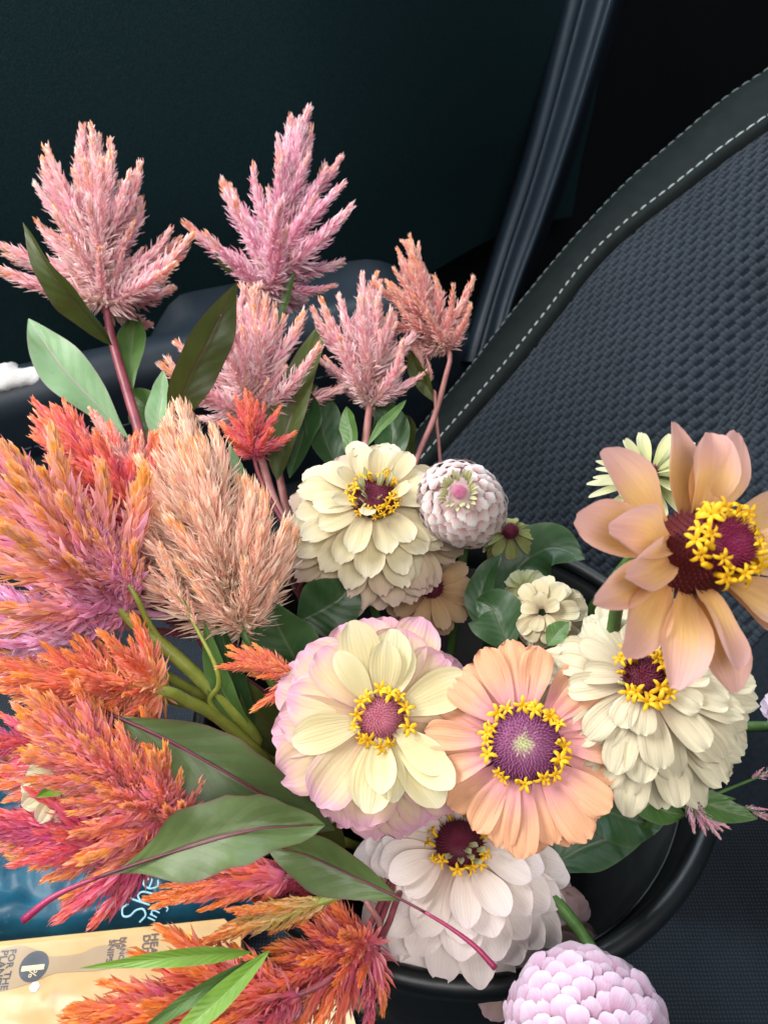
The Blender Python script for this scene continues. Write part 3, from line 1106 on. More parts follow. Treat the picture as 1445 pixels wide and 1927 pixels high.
def zinnia(label, px, py, d, a, b, Rm, rows, mats, disc=None, florets=None, seed=1, stem=True, roll=0.0, stem_mat=None, stem_r=0.003, group=None, sub=None):
    """rows: (n, length, width, elev deg, droop deg, r0, z0, jitter, opts) with lengths as fractions of Rm, outermost first"""
    rng = random.Random(seed)
    nrm = zin_normal(px, py, a, b)
    cen = P(px, py, d)
    F = frame(nrm, RT, cen) @ Matrix.Rotation(roll, 4, 'Z')
    path = stem_path(cen - nrm * 0.2 * Rm, nrm, rng)
    rt = root('zinnia', label, 'flower', cen - nrm * 0.2 * Rm, group)
    for ri, (n, ln, wd, el, dr, r0, z0, jit, op) in enumerate(rows):
        mat = mats[op.get('m', min(ri, len(mats) - 1))]
        off = op.get('phase', rng.uniform(0, 6.28))
        span = op.get('span', 2 * math.pi)
        skip = op.get('skip', ())
        kw = {k: v for k, v in op.items() if k not in ('m', 'phase', 'span', 'skip', 'only')}
        for k in range(n):
            if k in skip:
                continue
            az = off + span * k / n + rng.uniform(-1, 1) * jit * span / n
            me = petal_mesh(rng, Rm * ln * rng.uniform(0.90, 1.08), Rm * wd * rng.uniform(0.90, 1.12), R_(el + rng.uniform(-7, 7) * (0.4 + jit)), R_(dr + rng.uniform(-8, 8) * (0.4 + jit)), mat,
                            cup=kw.get('cup', 0.10) + rng.uniform(-.05, .05), twist=kw.get('twist', 0.0) * rng.uniform(-1, 1), side=rng.uniform(-.12, .12), pleat=kw.get('pleat', 0.03),
                            tipround=kw.get('tipround', 0.2), notch=kw.get('notch', 0.05) * rng.uniform(0.2, 1.5), base_w=kw.get('base_w', 0.34), wmax_at=kw.get('wmax', 0.66), wave=kw.get('wave', 0.06), tip_curl=R_(kw.get('tip_curl', 0) * rng.uniform(0.3, 1.3)))
            M = F @ Matrix.Rotation(az, 4, 'Z') @ Matrix.Translation((Rm * r0, 0, Rm * z0 + rng.uniform(-1, 1) * 0.0012))
            part('petal', me, rt, M)
    if disc:
        rd, hd, z0, mat, nb, bl = disc
        part('flower_centre', disc_mesh(rng, Rm * rd, Rm * hd, mat, nb, bl), rt, F @ Matrix.Translation((0, 0, Rm * z0)))
    if florets:
        variants = [floret_mesh(rng, florets.get('mat', M_YFLOR), florets.get('r', 0.0040)) for _ in range(9)] + [bud_mesh(rng, M_YFLOR), bud_mesh(rng, M_YFLOR2, .0009)]
        for (n, rr, z0, tilt, jit) in florets['rings']:
            for k in range(n):
                if rng.random() < florets.get('gap', 0.0):
                    continue
                az = 2 * math.pi * (k + rng.uniform(-.3, .3)) / n
                r2 = rr * (1 + rng.uniform(-jit, jit))
                M = F @ Matrix.Rotation(az, 4, 'Z') @ Matrix.Translation((Rm * r2, 0, Rm * z0 + rng.uniform(-.001, .0012))) @ Matrix.Rotation(R_(tilt + rng.uniform(-34, 34)), 4, 'Y') @ Matrix.Rotation(rng.uniform(-.6, .6), 4, 'X') @ Matrix.Rotation(rng.uniform(0, 6.28), 4, 'Z') @ Matrix.Scale(rng.uniform(.72, 1.16), 4)
                part('floret', rng.choice(variants), rt, M)
    if sub:
        sub(rt, F, Rm, rng)
    if stem:
        part('stem', tube_mesh('stem', path, lambda t: stem_r * (1.5 - 0.6 * min(1, t * 5)) if t < 0.2 else stem_r * 0.9, stem_mat or M_STEM, 9), rt)
    return rt

def ball_zinnia(label, px, py, d, a, b, Rm, mat, n=150, th0=22, th1=135, psize=(0.30, 0.44), pw=0.8, squash=0.85, seed=1, top=None, lift=22, stem=True, notch=0.05, cup=0.2):
    rng = random.Random(seed)
    nrm = zin_normal(px, py, a, b)
    cen = P(px, py, d)
    F = frame(nrm, RT, cen)
    rt = root('zinnia', label, 'flower', cen - nrm * 0.8 * Rm)
    z0c, z1c = math.cos(R_(th0)), math.cos(R_(th1))
    core = []
    for k in range(13):
        t = math.pi * k / 12
        core.append((t,))
    vs, fs = [], []
    for i in range(13):
        th = math.pi * i / 12
        for k in range(20):
            aa = 2 * math.pi * k / 20
            vs.append((0.80 * Rm * math.sin(th) * math.cos(aa), 0.80 * Rm * math.sin(th) * math.sin(aa), 0.80 * Rm * squash * math.cos(th)))
    for i in range(12):
        for k in range(20):
            k2 = (k + 1) % 20
            fs.append((i * 20 + k, (i + 1) * 20 + k, (i + 1) * 20 + k2, i * 20 + k2))
    part('core', mesh('core', vs, fs, mat, [(0.5, 0.1)] * len(vs)), rt, F)
    for i in range(n):
        f = (i + 0.5) / n
        ct = z0c + (z1c - z0c) * f
        th = math.acos(ct)
        az = i * 2.399963
        sz = Rm * (psize[0] + (psize[1] - psize[0]) * f) * rng.uniform(0.84, 1.14)
        me = petal_mesh(rng, sz, sz * pw, R_(lift), R_(34), mat, base_w=0.62, wmax_at=0.6, tipround=0.26, notch=notch, cup=-cup, pleat=0.02, nu=6, nv=6)
        pos = V((math.sin(th) * math.cos(az), math.sin(th) * math.sin(az), squash * math.cos(th))) * Rm * 0.86
        pos *= 1 + 0.05 * math.sin(az * 2 + seed) * math.sin(th) + rng.uniform(-.02, .03)
        nl = (V((math.sin(th) * math.cos(az), math.sin(th) * math.sin(az), math.cos(th) / squash)) + V((rng.uniform(-1, 1), rng.uniform(-1, 1), rng.uniform(-1, 1))) * 0.10).normalized()
        tang = V((math.cos(th) * math.cos(az), math.cos(th) * math.sin(az), -math.sin(th)))
        part('petal', me, rt, F @ frame(nl, tang, pos - tang * sz * 0.35) @ Matrix.Rotation(rng.uniform(-.22, .22), 4, 'Z'))
    if top:
        top(rt, F, Rm, rng)
    if stem:
        path = stem_path(cen - nrm * 0.75 * Rm, nrm, rng)
        part('stem', tube_mesh('stem', path, 0.0028, M_STEM, 9), rt)
    return rt

# ------------------------------------------------------------------ leaf
def leaf_mesh(pts, Wd, mat, roll=0.0, fold=0.25, wave=0.05, seed=0, wpos=0.45, tip=0.9, base=0.8, n=22, m=8, face=None, rag=0.0):
    """blade along the points (world) from foot to tip; width Wd; faces the camera, rolled about its length"""
    rng = random.Random(seed)
    path = spline(pts, n)
    vs, fs, uv = [], [], []
    ph = rng.uniform(0, 6.28)
    for j, p in enumerate(path):
        v = j / n
        t = (path[min(j + 1, n)] - path[max(j - 1, 0)]).normalized()
        nr = face if face is not None else (CAM - p).normalized()
        s = t.cross(nr).normalized()
        nr = s.cross(t).normalized()
        rl = roll(v) if callable(roll) else roll
        s, nr = s * math.cos(rl) + nr * math.sin(rl), nr * math.cos(rl) - s * math.sin(rl)
        if v < wpos:
            w = math.sin(v / wpos * math.pi / 2) ** base
        else:
            w = math.cos((v - wpos) / (1 - wpos) * math.pi / 2) ** tip
        w = max(w, 0.012) * Wd * 0.5
        for i in range(m + 1):
            u = i / m * 2 - 1
            wob = 1 + rag * noise.noise(V((v * 9, u * 0.7 + seed, 3.3)))
            z = fold * abs(u) * w + wave * Wd * math.sin(v * 15 + ph + (1.7 if u > 0 else 0)) * u * u * (w / Wd * 2)
            z += wave * 0.6 * Wd * noise.noise(V((v * 5 + seed, u * 1.5, seed * 0.37)))
            vs.append(p + s * (u * w * wob * math.cos(fold * 0.6)) + nr * z)
            uv.append((i / m, v))
    for j in range(n):
        for i in range(m):
            a = j * (m + 1) + i
            fs.append((a, a + 1, a + m + 2, a + m + 1))
    return mesh('leaf', vs, fs, mat, uv)

# ------------------------------------------------------------------ celosia
def spike_mesh(rng, nb, blen, bwid, sp0, sp1, bend, mat, core=0.045, tfrac=0.55, start=0.02, curl=0.25):
    """feathery spike of unit length along +z, bending towards +x"""
    vs, fs, cols = [], [], []
    N = 16
    ax, tg = [], []
    p = V((0, 0, 0))
    for i in range(N + 1):
        t = i / N
        a = bend * (t ** 1.2)
        d = V((math.sin(a), 0, math.cos(a)))
        if i:
            p = p + d / N
        ax.append(p.copy())
        tg.append(d)
    tv, tf, _ = tube_data(ax, lambda t: core * (1 - 0.86 * t), 5)
    for k, q in enumerate(tv):
        vs.append(q)
        cols.append(((k // 5) / N, 0.3, 0.0))
    fs += tf
    def axis(t):
        s = t * N
        k = min(int(s), N - 1)
        return ax[k].lerp(ax[k + 1], s - k), tg[k].lerp(tg[k + 1], s - k).normalized()
    for i in range(nb):
        t = start + (1 - start) * ((i + rng.random()) / nb) ** 0.92
        t = min(t, 0.995)
        q, d = axis(t)
        az = i * 2.399963 + rng.uniform(-.4, .4)
        x = V((d.z, 0, -d.x))
        y = V((0, 1, 0))
        rd = x * math.cos(az) + y * math.sin(az)
        sp = R_(sp0 + (sp1 - sp0) * t ** 0.8 + rng.uniform(-20, 20) * (1 - 0.5 * t))
        dr = d * math.cos(sp) + rd * math.sin(sp)
        nl = (rd * math.cos(sp) - d * math.sin(sp))
        sd = dr.cross(nl).normalized()
        ll = blen * (1 - tfrac * t) * rng.uniform(0.55, 1.35)
        w = bwid * (1 - 0.5 * tfrac * t) * rng.uniform(0.7, 1.25)
        o = q + rd * core * (1 - 0.86 * t) * 0.7
        b = len(vs)
        m1 = o + dr * ll * 0.32 + nl * ll * 0.05
        m2 = o + dr * ll * 0.68 + nl * ll * 0.02 * 1
        e = o + dr * ll - nl * ll * curl * rng.uniform(-0.3, 1.0)
        kf = w * 0.35
        vs += [o, m1 - sd * w * 0.46, m1 - nl * kf, m1 + sd * w * 0.46, m2 - sd * w * 0.40, m2 - nl * kf, m2 + sd * w * 0.40, e]
        r0 = rng.random()
        cols += [(t, r0, 0.0)] + [(t, r0, 0.4)] * 3 + [(t, r0, 0.8)] * 3 + [(t, r0, 1.0)]
        fs += [(b, b + 1, b + 2), (b, b + 2, b + 3), (b + 1, b + 4, b + 5, b + 2), (b + 2, b + 5, b + 6, b + 3), (b + 4, b + 7, b + 5), (b + 5, b + 7, b + 6)]
    return mesh('spike', vs, fs, mat, None, cols)

STYLE = {  # nb, blen, bwid, spread foot, spread tip, core
    'fluffy': (200, 0.205, 0.040, 62, 18, 0.036),
    'feather': (230, 0.33, 0.034, 46, 14, 0.045),
    'flame': (125, 0.33, 0.066, 48, 10, 0.050),
    'finger': (100, 0.22, 0.066, 26, 5, 0.075),
    'sparse': (60, 0.24, 0.058, 46, 14, 0.028),
}

def plume(label, base, tip, mat, style='fluffy', n=34, l0=0.42, l1=0.30, ang0=75, ang1=12, s0=0.0, s1=0.72, seed=1, bow=0.0, stem=None, stem_mat=None, stem_r=0.0032, leaves=(), term=0.34, name='celosia', bend=38, width=1.0, group=None, foot=True, endp=None):
    """celosia head from base to tip (pixel, pixel, depth), branches are the spikes, leaves = blades on its stem"""
    rng = random.Random(seed)
    b, t = PP(base), PP(tip)
    A = (t - b).length
    axd = (t - b).normalized()
    sidev = axd.cross((CAM - b).normalized()).normalized()
    mid = b.lerp(t, 0.5) + sidev * bow * A
    ax = spline([b, mid, t], 24)
    rt = root(name, label, 'flower', b, group)
    nb, bl, bw, sp0, sp1, core = STYLE[style]
    vmesh = [spike_mesh(rng, nb, bl, bw, sp0, sp1, R_(bend) * rng.uniform(0.5, 1.3), mat, core) for _ in range(5)]
    straight = spike_mesh(rng, int(nb * 1.25), bl * 0.9, bw * 0.9, sp0, sp1, R_(rng.uniform(4, 16)), mat, core)
    for i in range(n):
        f = (i + 0.5) / n
        s = s0 + (s1 - s0) * f ** 0.9
        k = min(int(s * 24), 23)
        o = ax[k].lerp(ax[k + 1], s * 24 - k)
        d = (ax[k + 1] - ax[k]).normalized()
        az = i * 2.399963 + rng.uniform(-.35, .35)
        x = d.orthogonal().normalized()
        y = d.cross(x)
        rd = x * math.cos(az) + y * math.sin(az)
        an = R_(ang0 + (ang1 - ang0) * f ** 0.8 + rng.uniform(-10, 10))
        dr = d * math.cos(an) + rd * math.sin(an) * width
        ln = A * (l0 + (l1 - l0) * f) * (rng.uniform(0.55, 1.0) if rng.random() < 0.5 else rng.uniform(0.95, 1.28))
        M = frame(dr, d - dr * d.dot(dr.normalized()), o) @ Matrix.Rotation(rng.uniform(-.5, .5), 4, 'Z') @ Matrix.Scale(ln, 4)
        part('spike', rng.choice(vmesh), rt, M)
    if term > 0:
        k = int((1 - term) * 24)
        o = ax[k]
        M = frame(t - o, RT, o) @ Matrix.Scale((t - o).length, 4)
        part('spike', straight, rt, M)
    # axis of the head and stem down into the bucket
    sm = stem_mat or M_STEM
    ex = [PP(q) if len(q) == 3 and not isinstance(q, V) else q for q in (stem or [])]
    pts = [ax[int(24 * s1)], ax[8], b] + ex
    if foot:
        q = pts[-1]
        rel = V((q.x - BC.x, q.y - BC.y, 0))
        pts.append(V((BC.x, BC.y, RIMZ + 0.004)) + rel.normalized() * min(rel.length, 0.108))
        pts.append(bucket_point(rng))
    part('stem', tube_mesh('stem', spline(pts, 30), lambda q: stem_r * (0.40 + 0.42 * min(1, q * 2.2)), sm, 8), rt)
    for (lp, w, lm, kw) in leaves:
        part('leaf', leaf_mesh([PP(q) for q in lp], w, lm, **kw), rt)
    return rt

# ================================================================== colours
W1 = lambda r, g, b: (r, g, b, 1)
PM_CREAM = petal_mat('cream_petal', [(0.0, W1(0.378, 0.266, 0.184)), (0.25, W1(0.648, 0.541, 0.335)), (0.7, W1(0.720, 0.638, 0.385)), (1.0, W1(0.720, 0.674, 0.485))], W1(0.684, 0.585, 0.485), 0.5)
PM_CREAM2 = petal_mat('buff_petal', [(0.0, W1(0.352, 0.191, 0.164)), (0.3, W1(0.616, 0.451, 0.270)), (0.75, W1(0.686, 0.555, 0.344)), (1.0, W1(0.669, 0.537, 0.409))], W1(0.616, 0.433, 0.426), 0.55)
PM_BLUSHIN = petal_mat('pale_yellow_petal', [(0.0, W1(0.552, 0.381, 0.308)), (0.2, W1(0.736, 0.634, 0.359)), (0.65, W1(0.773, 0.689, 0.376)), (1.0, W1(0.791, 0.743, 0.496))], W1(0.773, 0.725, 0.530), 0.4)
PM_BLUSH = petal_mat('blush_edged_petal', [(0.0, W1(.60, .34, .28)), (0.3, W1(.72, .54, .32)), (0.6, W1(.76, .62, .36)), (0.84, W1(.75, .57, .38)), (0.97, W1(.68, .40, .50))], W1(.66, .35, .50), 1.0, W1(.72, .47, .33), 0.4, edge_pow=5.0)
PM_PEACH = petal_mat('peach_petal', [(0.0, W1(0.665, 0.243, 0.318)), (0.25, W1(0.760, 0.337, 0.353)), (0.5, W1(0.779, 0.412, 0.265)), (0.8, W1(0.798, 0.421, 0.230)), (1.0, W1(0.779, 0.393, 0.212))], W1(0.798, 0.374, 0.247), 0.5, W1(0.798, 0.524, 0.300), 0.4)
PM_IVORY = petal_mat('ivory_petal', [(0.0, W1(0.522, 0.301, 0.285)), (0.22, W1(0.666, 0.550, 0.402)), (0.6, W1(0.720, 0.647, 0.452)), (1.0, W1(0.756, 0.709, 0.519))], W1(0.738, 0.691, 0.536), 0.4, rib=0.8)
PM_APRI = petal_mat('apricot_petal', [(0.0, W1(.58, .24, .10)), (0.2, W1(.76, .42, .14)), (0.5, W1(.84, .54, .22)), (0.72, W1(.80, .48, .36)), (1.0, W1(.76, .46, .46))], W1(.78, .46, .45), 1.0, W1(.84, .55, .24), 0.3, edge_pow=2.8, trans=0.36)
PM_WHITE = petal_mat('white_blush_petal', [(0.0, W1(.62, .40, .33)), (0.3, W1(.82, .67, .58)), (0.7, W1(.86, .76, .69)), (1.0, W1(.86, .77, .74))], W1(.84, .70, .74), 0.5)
PM_BALLW = petal_mat('white_ball_petal', [(0.0, W1(.40, .24, .22)), (0.35, W1(.66, .52, .52)), (0.7, W1(.85, .79, .78)), (1.0, W1(.88, .85, .82))], W1(.86, .82, .82), 0.5, trans=0.10, rib=0.35)  # darkened claw paints the shade of the gaps between petals
PM_BALLL = petal_mat('lilac_ball_petal', [(0.0, W1(.30, .13, .20)), (0.4, W1(.46, .28, .40)), (0.75, W1(.60, .44, .58)), (1.0, W1(.64, .52, .66))], W1(.72, .62, .72), 0.5, trans=0.10, rib=0.35)  # deep claw stops carry painted shading for the gaps of the pompon
PM_LIME = petal_mat('lime_petal', [(0.0, W1(0.160, 0.100, 0.050)), (0.3, W1(0.260, 0.280, 0.080)), (0.8, W1(0.340, 0.380, 0.120)), (1.0, W1(0.400, 0.380, 0.200))], W1(0.400, 0.300, 0.220), 0.4)
PM_PLIME = petal_mat('pale_lime_petal', [(0.0, W1(0.360, 0.390, 0.134)), (0.4, W1(0.558, 0.567, 0.268)), (1.0, W1(0.684, 0.674, 0.435))], W1(0.684, 0.674, 0.460), 0.4)
PM_TAN = petal_mat('tan_petal', [(0.0, W1(0.340, 0.160, 0.080)), (0.4, W1(0.580, 0.360, 0.170)), (1.0, W1(0.640, 0.460, 0.270))], W1(0.600, 0.360, 0.300), 0.6)
PM_MAUVE = petal_mat('dusky_pink_petal', [(0.0, W1(0.340, 0.220, 0.100)), (0.4, W1(0.520, 0.380, 0.240)), (1.0, W1(0.560, 0.380, 0.360))], W1(0.560, 0.340, 0.420), 0.8)

DM_PINK = disc_mat('dusky_disc', [(0, W1(.46, .13, .18)), (0.6, W1(.36, .10, .14)), (1, W1(.16, .03, .05))], W1(.62, .30, .32))
DM_PURP = disc_mat('purple_disc', [(0.0, W1(.42, .48, .20)), (0.18, W1(.42, .36, .24)), (0.32, W1(.26, .08, .17)), (0.8, W1(.17, .035, .11)), (1, W1(.10, .015, .05))], W1(.44, .22, .34))
DM_DARK = disc_mat('maroon_disc', [(0, W1(.13, .012, .035)), (1, W1(.06, .008, .014))], W1(.26, .03, .08))
DM_CONE = disc_mat('crimson_cone', [(0, W1(.22, .012, .07)), (0.5, W1(.14, .01, .03)), (0.75, W1(.08, .007, .010)), (1, W1(.07, .008, .008))], W1(.30, .03, .07), 0.45)

CM_PINK = celosia_mat('pink_bract', [(0, W1(.66, .48, .38)), (.25, W1(.78, .48, .46)), (.6, W1(.84, .44, .47)), (.92, W1(.86, .46, .40)), (1, W1(.88, .40, .15))], W1(.76, .40, .60), .5, W1(.93, .80, .78), .9)
CM_MAUVE = celosia_mat('mauve_bract', [(0, W1(.62, .42, .38)), (.25, W1(.76, .40, .47)), (.6, W1(.82, .38, .50)), (.92, W1(.86, .44, .46)), (1, W1(.86, .38, .18))], W1(.72, .34, .58), .55, W1(.93, .80, .82), .9)
CM_CORALP = celosia_mat('coral_pink_bract', [(0, W1(.64, .42, .34)), (.3, W1(.76, .36, .34)), (.7, W1(.82, .38, .30)), (1, W1(.82, .34, .12))], W1(.68, .28, .40), .5, W1(.86, .66, .58), .95)
CM_CORAL = celosia_mat('coral_red_bract', [(0, W1(0.631, 0.103, 0.202)), (.3, W1(0.763, 0.125, 0.136)), (.7, W1(0.851, 0.191, 0.092)), (1, W1(0.917, 0.345, 0.125))], W1(0.719, 0.147, 0.301), .5, W1(0.920, 0.477, 0.389), .45)
CM_PEACH = celosia_mat('peach_bract', [(0, W1(.68, .54, .36)), (.25, W1(.80, .54, .39)), (.6, W1(.85, .50, .39)), (.9, W1(.86, .50, .32)), (1, W1(.88, .40, .10))], W1(.82, .42, .38), .6, W1(.92, .80, .66), .85)
CM_ORMAG = celosia_mat('orange_magenta_bract', [(0, W1(.72, .26, .48)), (.28, W1(.78, .30, .30)), (.58, W1(.82, .36, .12)), (1, W1(.86, .45, .05))], W1(.78, .30, .58), .6, W1(.88, .62, .72), .40)
CM_LILAC = celosia_mat('lilac_bract', [(0, W1(0.631, 0.455, 0.257)), (.3, W1(0.741, 0.301, 0.477)), (.7, W1(0.829, 0.345, 0.543)), (1, W1(0.895, 0.389, 0.279))], W1(0.807, 0.389, 0.741), .7, W1(0.920, 0.763, 0.920), .7)
CM_REDOR = celosia_mat('red_orange_bract', [(0, W1(0.807, 0.477, 0.147)), (.25, W1(0.807, 0.279, 0.092)), (.65, W1(0.829, 0.180, 0.070)), (1, W1(0.920, 0.389, 0.059))], W1(0.763, 0.202, 0.290), .5, W1(0.920, 0.510, 0.345), .45)
CM_SUNSET = celosia_mat('sunset_bract', [(0, W1(.82, .38, .20)), (.3, W1(.82, .25, .15)), (.6, W1(.84, .27, .09)), (1, W1(.88, .45, .06))], W1(.76, .24, .44), .7, W1(.88, .52, .56), .35)
CM_CRIM = celosia_mat('crimson_bract', [(0, W1(0.565, 0.092, 0.235)), (.3, W1(0.697, 0.098, 0.169)), (.7, W1(0.785, 0.114, 0.114)), (1, W1(0.873, 0.202, 0.103))], W1(0.697, 0.169, 0.433), .5, W1(0.895, 0.389, 0.455), .4)
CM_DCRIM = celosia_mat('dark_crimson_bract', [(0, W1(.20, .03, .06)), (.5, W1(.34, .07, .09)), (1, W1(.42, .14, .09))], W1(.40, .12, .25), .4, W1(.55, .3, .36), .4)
CM_FING = celosia_mat('orange_finger_bract', [(0, W1(0.675, 0.136, 0.257)), (.3, W1(0.785, 0.180, 0.136)), (.65, W1(0.873, 0.279, 0.070)), (1, W1(0.895, 0.345, 0.037))], W1(0.763, 0.191, 0.301), .4, W1(0.920, 0.510, 0.367), .3)
CM_YORA = celosia_mat('yellow_orange_bract', [(0, W1(.50, .46, .10)), (.3, W1(.68, .46, .14)), (.65, W1(.78, .34, .06)), (1, W1(.74, .20, .02))], W1(.74, .34, .22), .4, W1(.84, .60, .40), .3)

LF_OLIVE = leaf_mat('olive_leaf', W1(.050, .072, .014), W1(.085, .115, .024), W1(.10, .045, .035))
LF_MINT = leaf_mat('mint_leaf', W1(.20, .36, .17), W1(.29, .46, .24), W1(.36, .30, .28))
LF_MID = leaf_mat('mid_green_leaf', W1(.07, .16, .035), W1(.12, .24, .06), W1(.20, .22, .12))
LF_DARK = leaf_mat('dark_green_leaf', W1(.022, .062, .020), W1(.045, .105, .034), W1(.075, .115, .05))
LF_SAGE = leaf_mat('sage_leaf', W1(.075, .120, .034), W1(.125, .185, .060), W1(.12, .030, .045), veins=7)
LF_SAGED = leaf_mat('deep_sage_leaf', W1(.060, .100, .032), W1(.095, .145, .050), W1(.13, .022, .045), veins=7)
LF_BRIGHT = leaf_mat('bright_green_leaf', W1(.13, .26, .025), W1(.20, .36, .05), W1(.26, .40, .10), veins=12)
M_MAGENTA = plain_mat('magenta_petiole', (0.20, 0.016, 0.050, 1), (0.34, 0.030, 0.105, 1), 25, 0.38, 0.45, 0.3, 600)

# ================================================================== zinnias
GZ = None
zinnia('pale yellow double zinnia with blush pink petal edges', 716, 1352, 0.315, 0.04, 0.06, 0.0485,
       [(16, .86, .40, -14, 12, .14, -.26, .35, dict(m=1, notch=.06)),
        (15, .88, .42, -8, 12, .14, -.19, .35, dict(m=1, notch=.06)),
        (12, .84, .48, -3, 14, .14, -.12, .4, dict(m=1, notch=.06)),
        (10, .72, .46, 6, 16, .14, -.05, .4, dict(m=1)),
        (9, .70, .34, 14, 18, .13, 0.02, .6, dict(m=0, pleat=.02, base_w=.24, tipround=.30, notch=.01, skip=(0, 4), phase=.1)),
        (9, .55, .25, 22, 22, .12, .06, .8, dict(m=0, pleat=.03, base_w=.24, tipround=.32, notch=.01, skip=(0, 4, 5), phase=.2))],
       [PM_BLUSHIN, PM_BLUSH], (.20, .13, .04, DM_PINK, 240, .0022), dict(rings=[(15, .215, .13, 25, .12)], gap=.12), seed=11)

zinnia('peach single zinnia with purple centre and full ring of yellow florets', 986, 1400, 0.300, 0.0, -0.05, 0.0425,
       [(15, .62, .30, -6, 10, .36, -.12, .4, dict(pleat=.06, tipround=.14, notch=.06)), (18, .64, .29, 3, 14, .33, -.03, .55, dict(pleat=.07, notch=.06, wave=.14, tipround=.14))],
       [PM_PEACH], (.34, .15, -.02, DM_PURP, 460, .0026), dict(rings=[(17, .365, .05, 18, .06), (10, .33, .09, 10, .08)], r=.0038, gap=.06), seed=22)

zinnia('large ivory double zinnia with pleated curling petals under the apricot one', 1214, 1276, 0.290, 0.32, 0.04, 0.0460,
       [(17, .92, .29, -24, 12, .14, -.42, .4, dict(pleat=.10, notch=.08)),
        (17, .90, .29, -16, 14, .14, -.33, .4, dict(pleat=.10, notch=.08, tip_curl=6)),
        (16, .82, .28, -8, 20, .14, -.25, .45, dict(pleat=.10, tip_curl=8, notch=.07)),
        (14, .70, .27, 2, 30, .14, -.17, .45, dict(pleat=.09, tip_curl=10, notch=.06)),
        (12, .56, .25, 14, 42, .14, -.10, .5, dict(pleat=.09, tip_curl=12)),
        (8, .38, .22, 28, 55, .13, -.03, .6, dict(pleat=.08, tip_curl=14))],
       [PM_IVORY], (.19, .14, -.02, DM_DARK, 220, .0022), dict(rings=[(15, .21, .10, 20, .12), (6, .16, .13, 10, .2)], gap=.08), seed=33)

zinnia('big apricot zinnia with dusty pink petal tips and a tall crimson cone', 1322, 1036, 0.248, 0.20, 0.66, 0.0485,
       [(11, .74, .35, 12, 4, .24, -.14, .45, dict(twist=.7, cup=.22, pleat=.04, notch=.02, base_w=.28, tipround=.34, wave=.18)),
        (8, .64, .33, 34, 6, .22, -.06, .6, dict(twist=1.0, cup=.28, pleat=.04, notch=.02, base_w=.26, tipround=.36, tip_curl=8, wave=.22))],
       [PM_APRI], (.30, .56, -.16, DM_CONE, 760, .0020), dict(rings=[(16, .235, .24, 32, .10), (13, .195, .31, 18, .14)], r=.0040), seed=48)

zinnia('cream buff double zinnia with a raised yellow ring beside the white ball zinnia', 704, 938, 0.402, 0.62, 0.02, 0.0565,
       [(18, .86, .29, -20, 10, .16, -.36, .3, dict(m=1, notch=.06)),
        (18, .82, .29, -15, 12, .16, -.30, .3, dict(m=1)),
        (17, .75, .28, -10, 14, .16, -.23, .35, dict(m=1)),
        (16, .67, .27, -4, 16, .16, -.16, .35, dict(m=0)),
        (14, .58, .26, 6, 20, .16, -.10, .35, dict(m=0)),
        (11, .46, .23, 20, 26, .15, -.04, .4, dict(m=0)),
        (5, .34, .14, 55, 20, .14, .02, .6, dict(m=0))],
       [PM_CREAM, PM_CREAM2], (.22, .10, .0, DM_DARK, 200, .0022), dict(rings=[(20, .24, .09, 28, .06), (14, .19, .12, 14, .1)], r=.0030), seed=55,
       sub=lambda rt, F, Rm, rng: [part('floret', petal_mesh(rng, .0085, .0024, R_(78), R_(14), PM_PLIME, base_w=.7, cup=.3, nu=4, nv=4), rt,
            F @ Matrix.Rotation(rng.uniform(0, 6.28), 4, 'Z') @ Matrix.Translation((Rm * rng.uniform(.08, .17), 0, Rm * .10))) for _ in range(14)])

def white_top(rt, F, Rm, rng):
    part('flower_centre', disc_mesh(rng, Rm * .13, Rm * .04, disc_mat('pink_eye', [(0, W1(.40, .10, .20)), (1, W1(.48, .16, .26))], W1(.62, .30, .36)), 120, .0012), rt, F @ Matrix.Translation((0, 0, Rm * .78)))
    for k in range(26):
        az = k * 2.399963
        me = petal_mesh(rng, .0058 * rng.uniform(.8, 1.2), .0020, R_(74), R_(40), PM_PLIME, base_w=.7, cup=.3, nu=4, nv=4)
        part('floret', me, rt, F @ Matrix.Rotation(az, 4, 'Z') @ Matrix.Translation((Rm * rng.uniform(.20, .30), 0, Rm * .74)))
ball_zinnia('round white ball zinnia with tightly shingled petals and a pink eye', 868, 948, 0.402, 0.30, -0.05, 0.0275, PM_BALLW, n=165, th0=24, th1=132, psize=(.28, .42), pw=1.0, squash=.92, seed=66, top=white_top, lift=14)

ball_zinnia('lilac pompon zinnia hanging over the bucket rim', 1103, 1938, 0.278, -0.50, -0.05, 0.0305, PM_BALLL, n=235, th0=8, th1=138, psize=(.27, .36), pw=1.02, squash=.95, seed=77, lift=30, notch=.04, cup=.10)

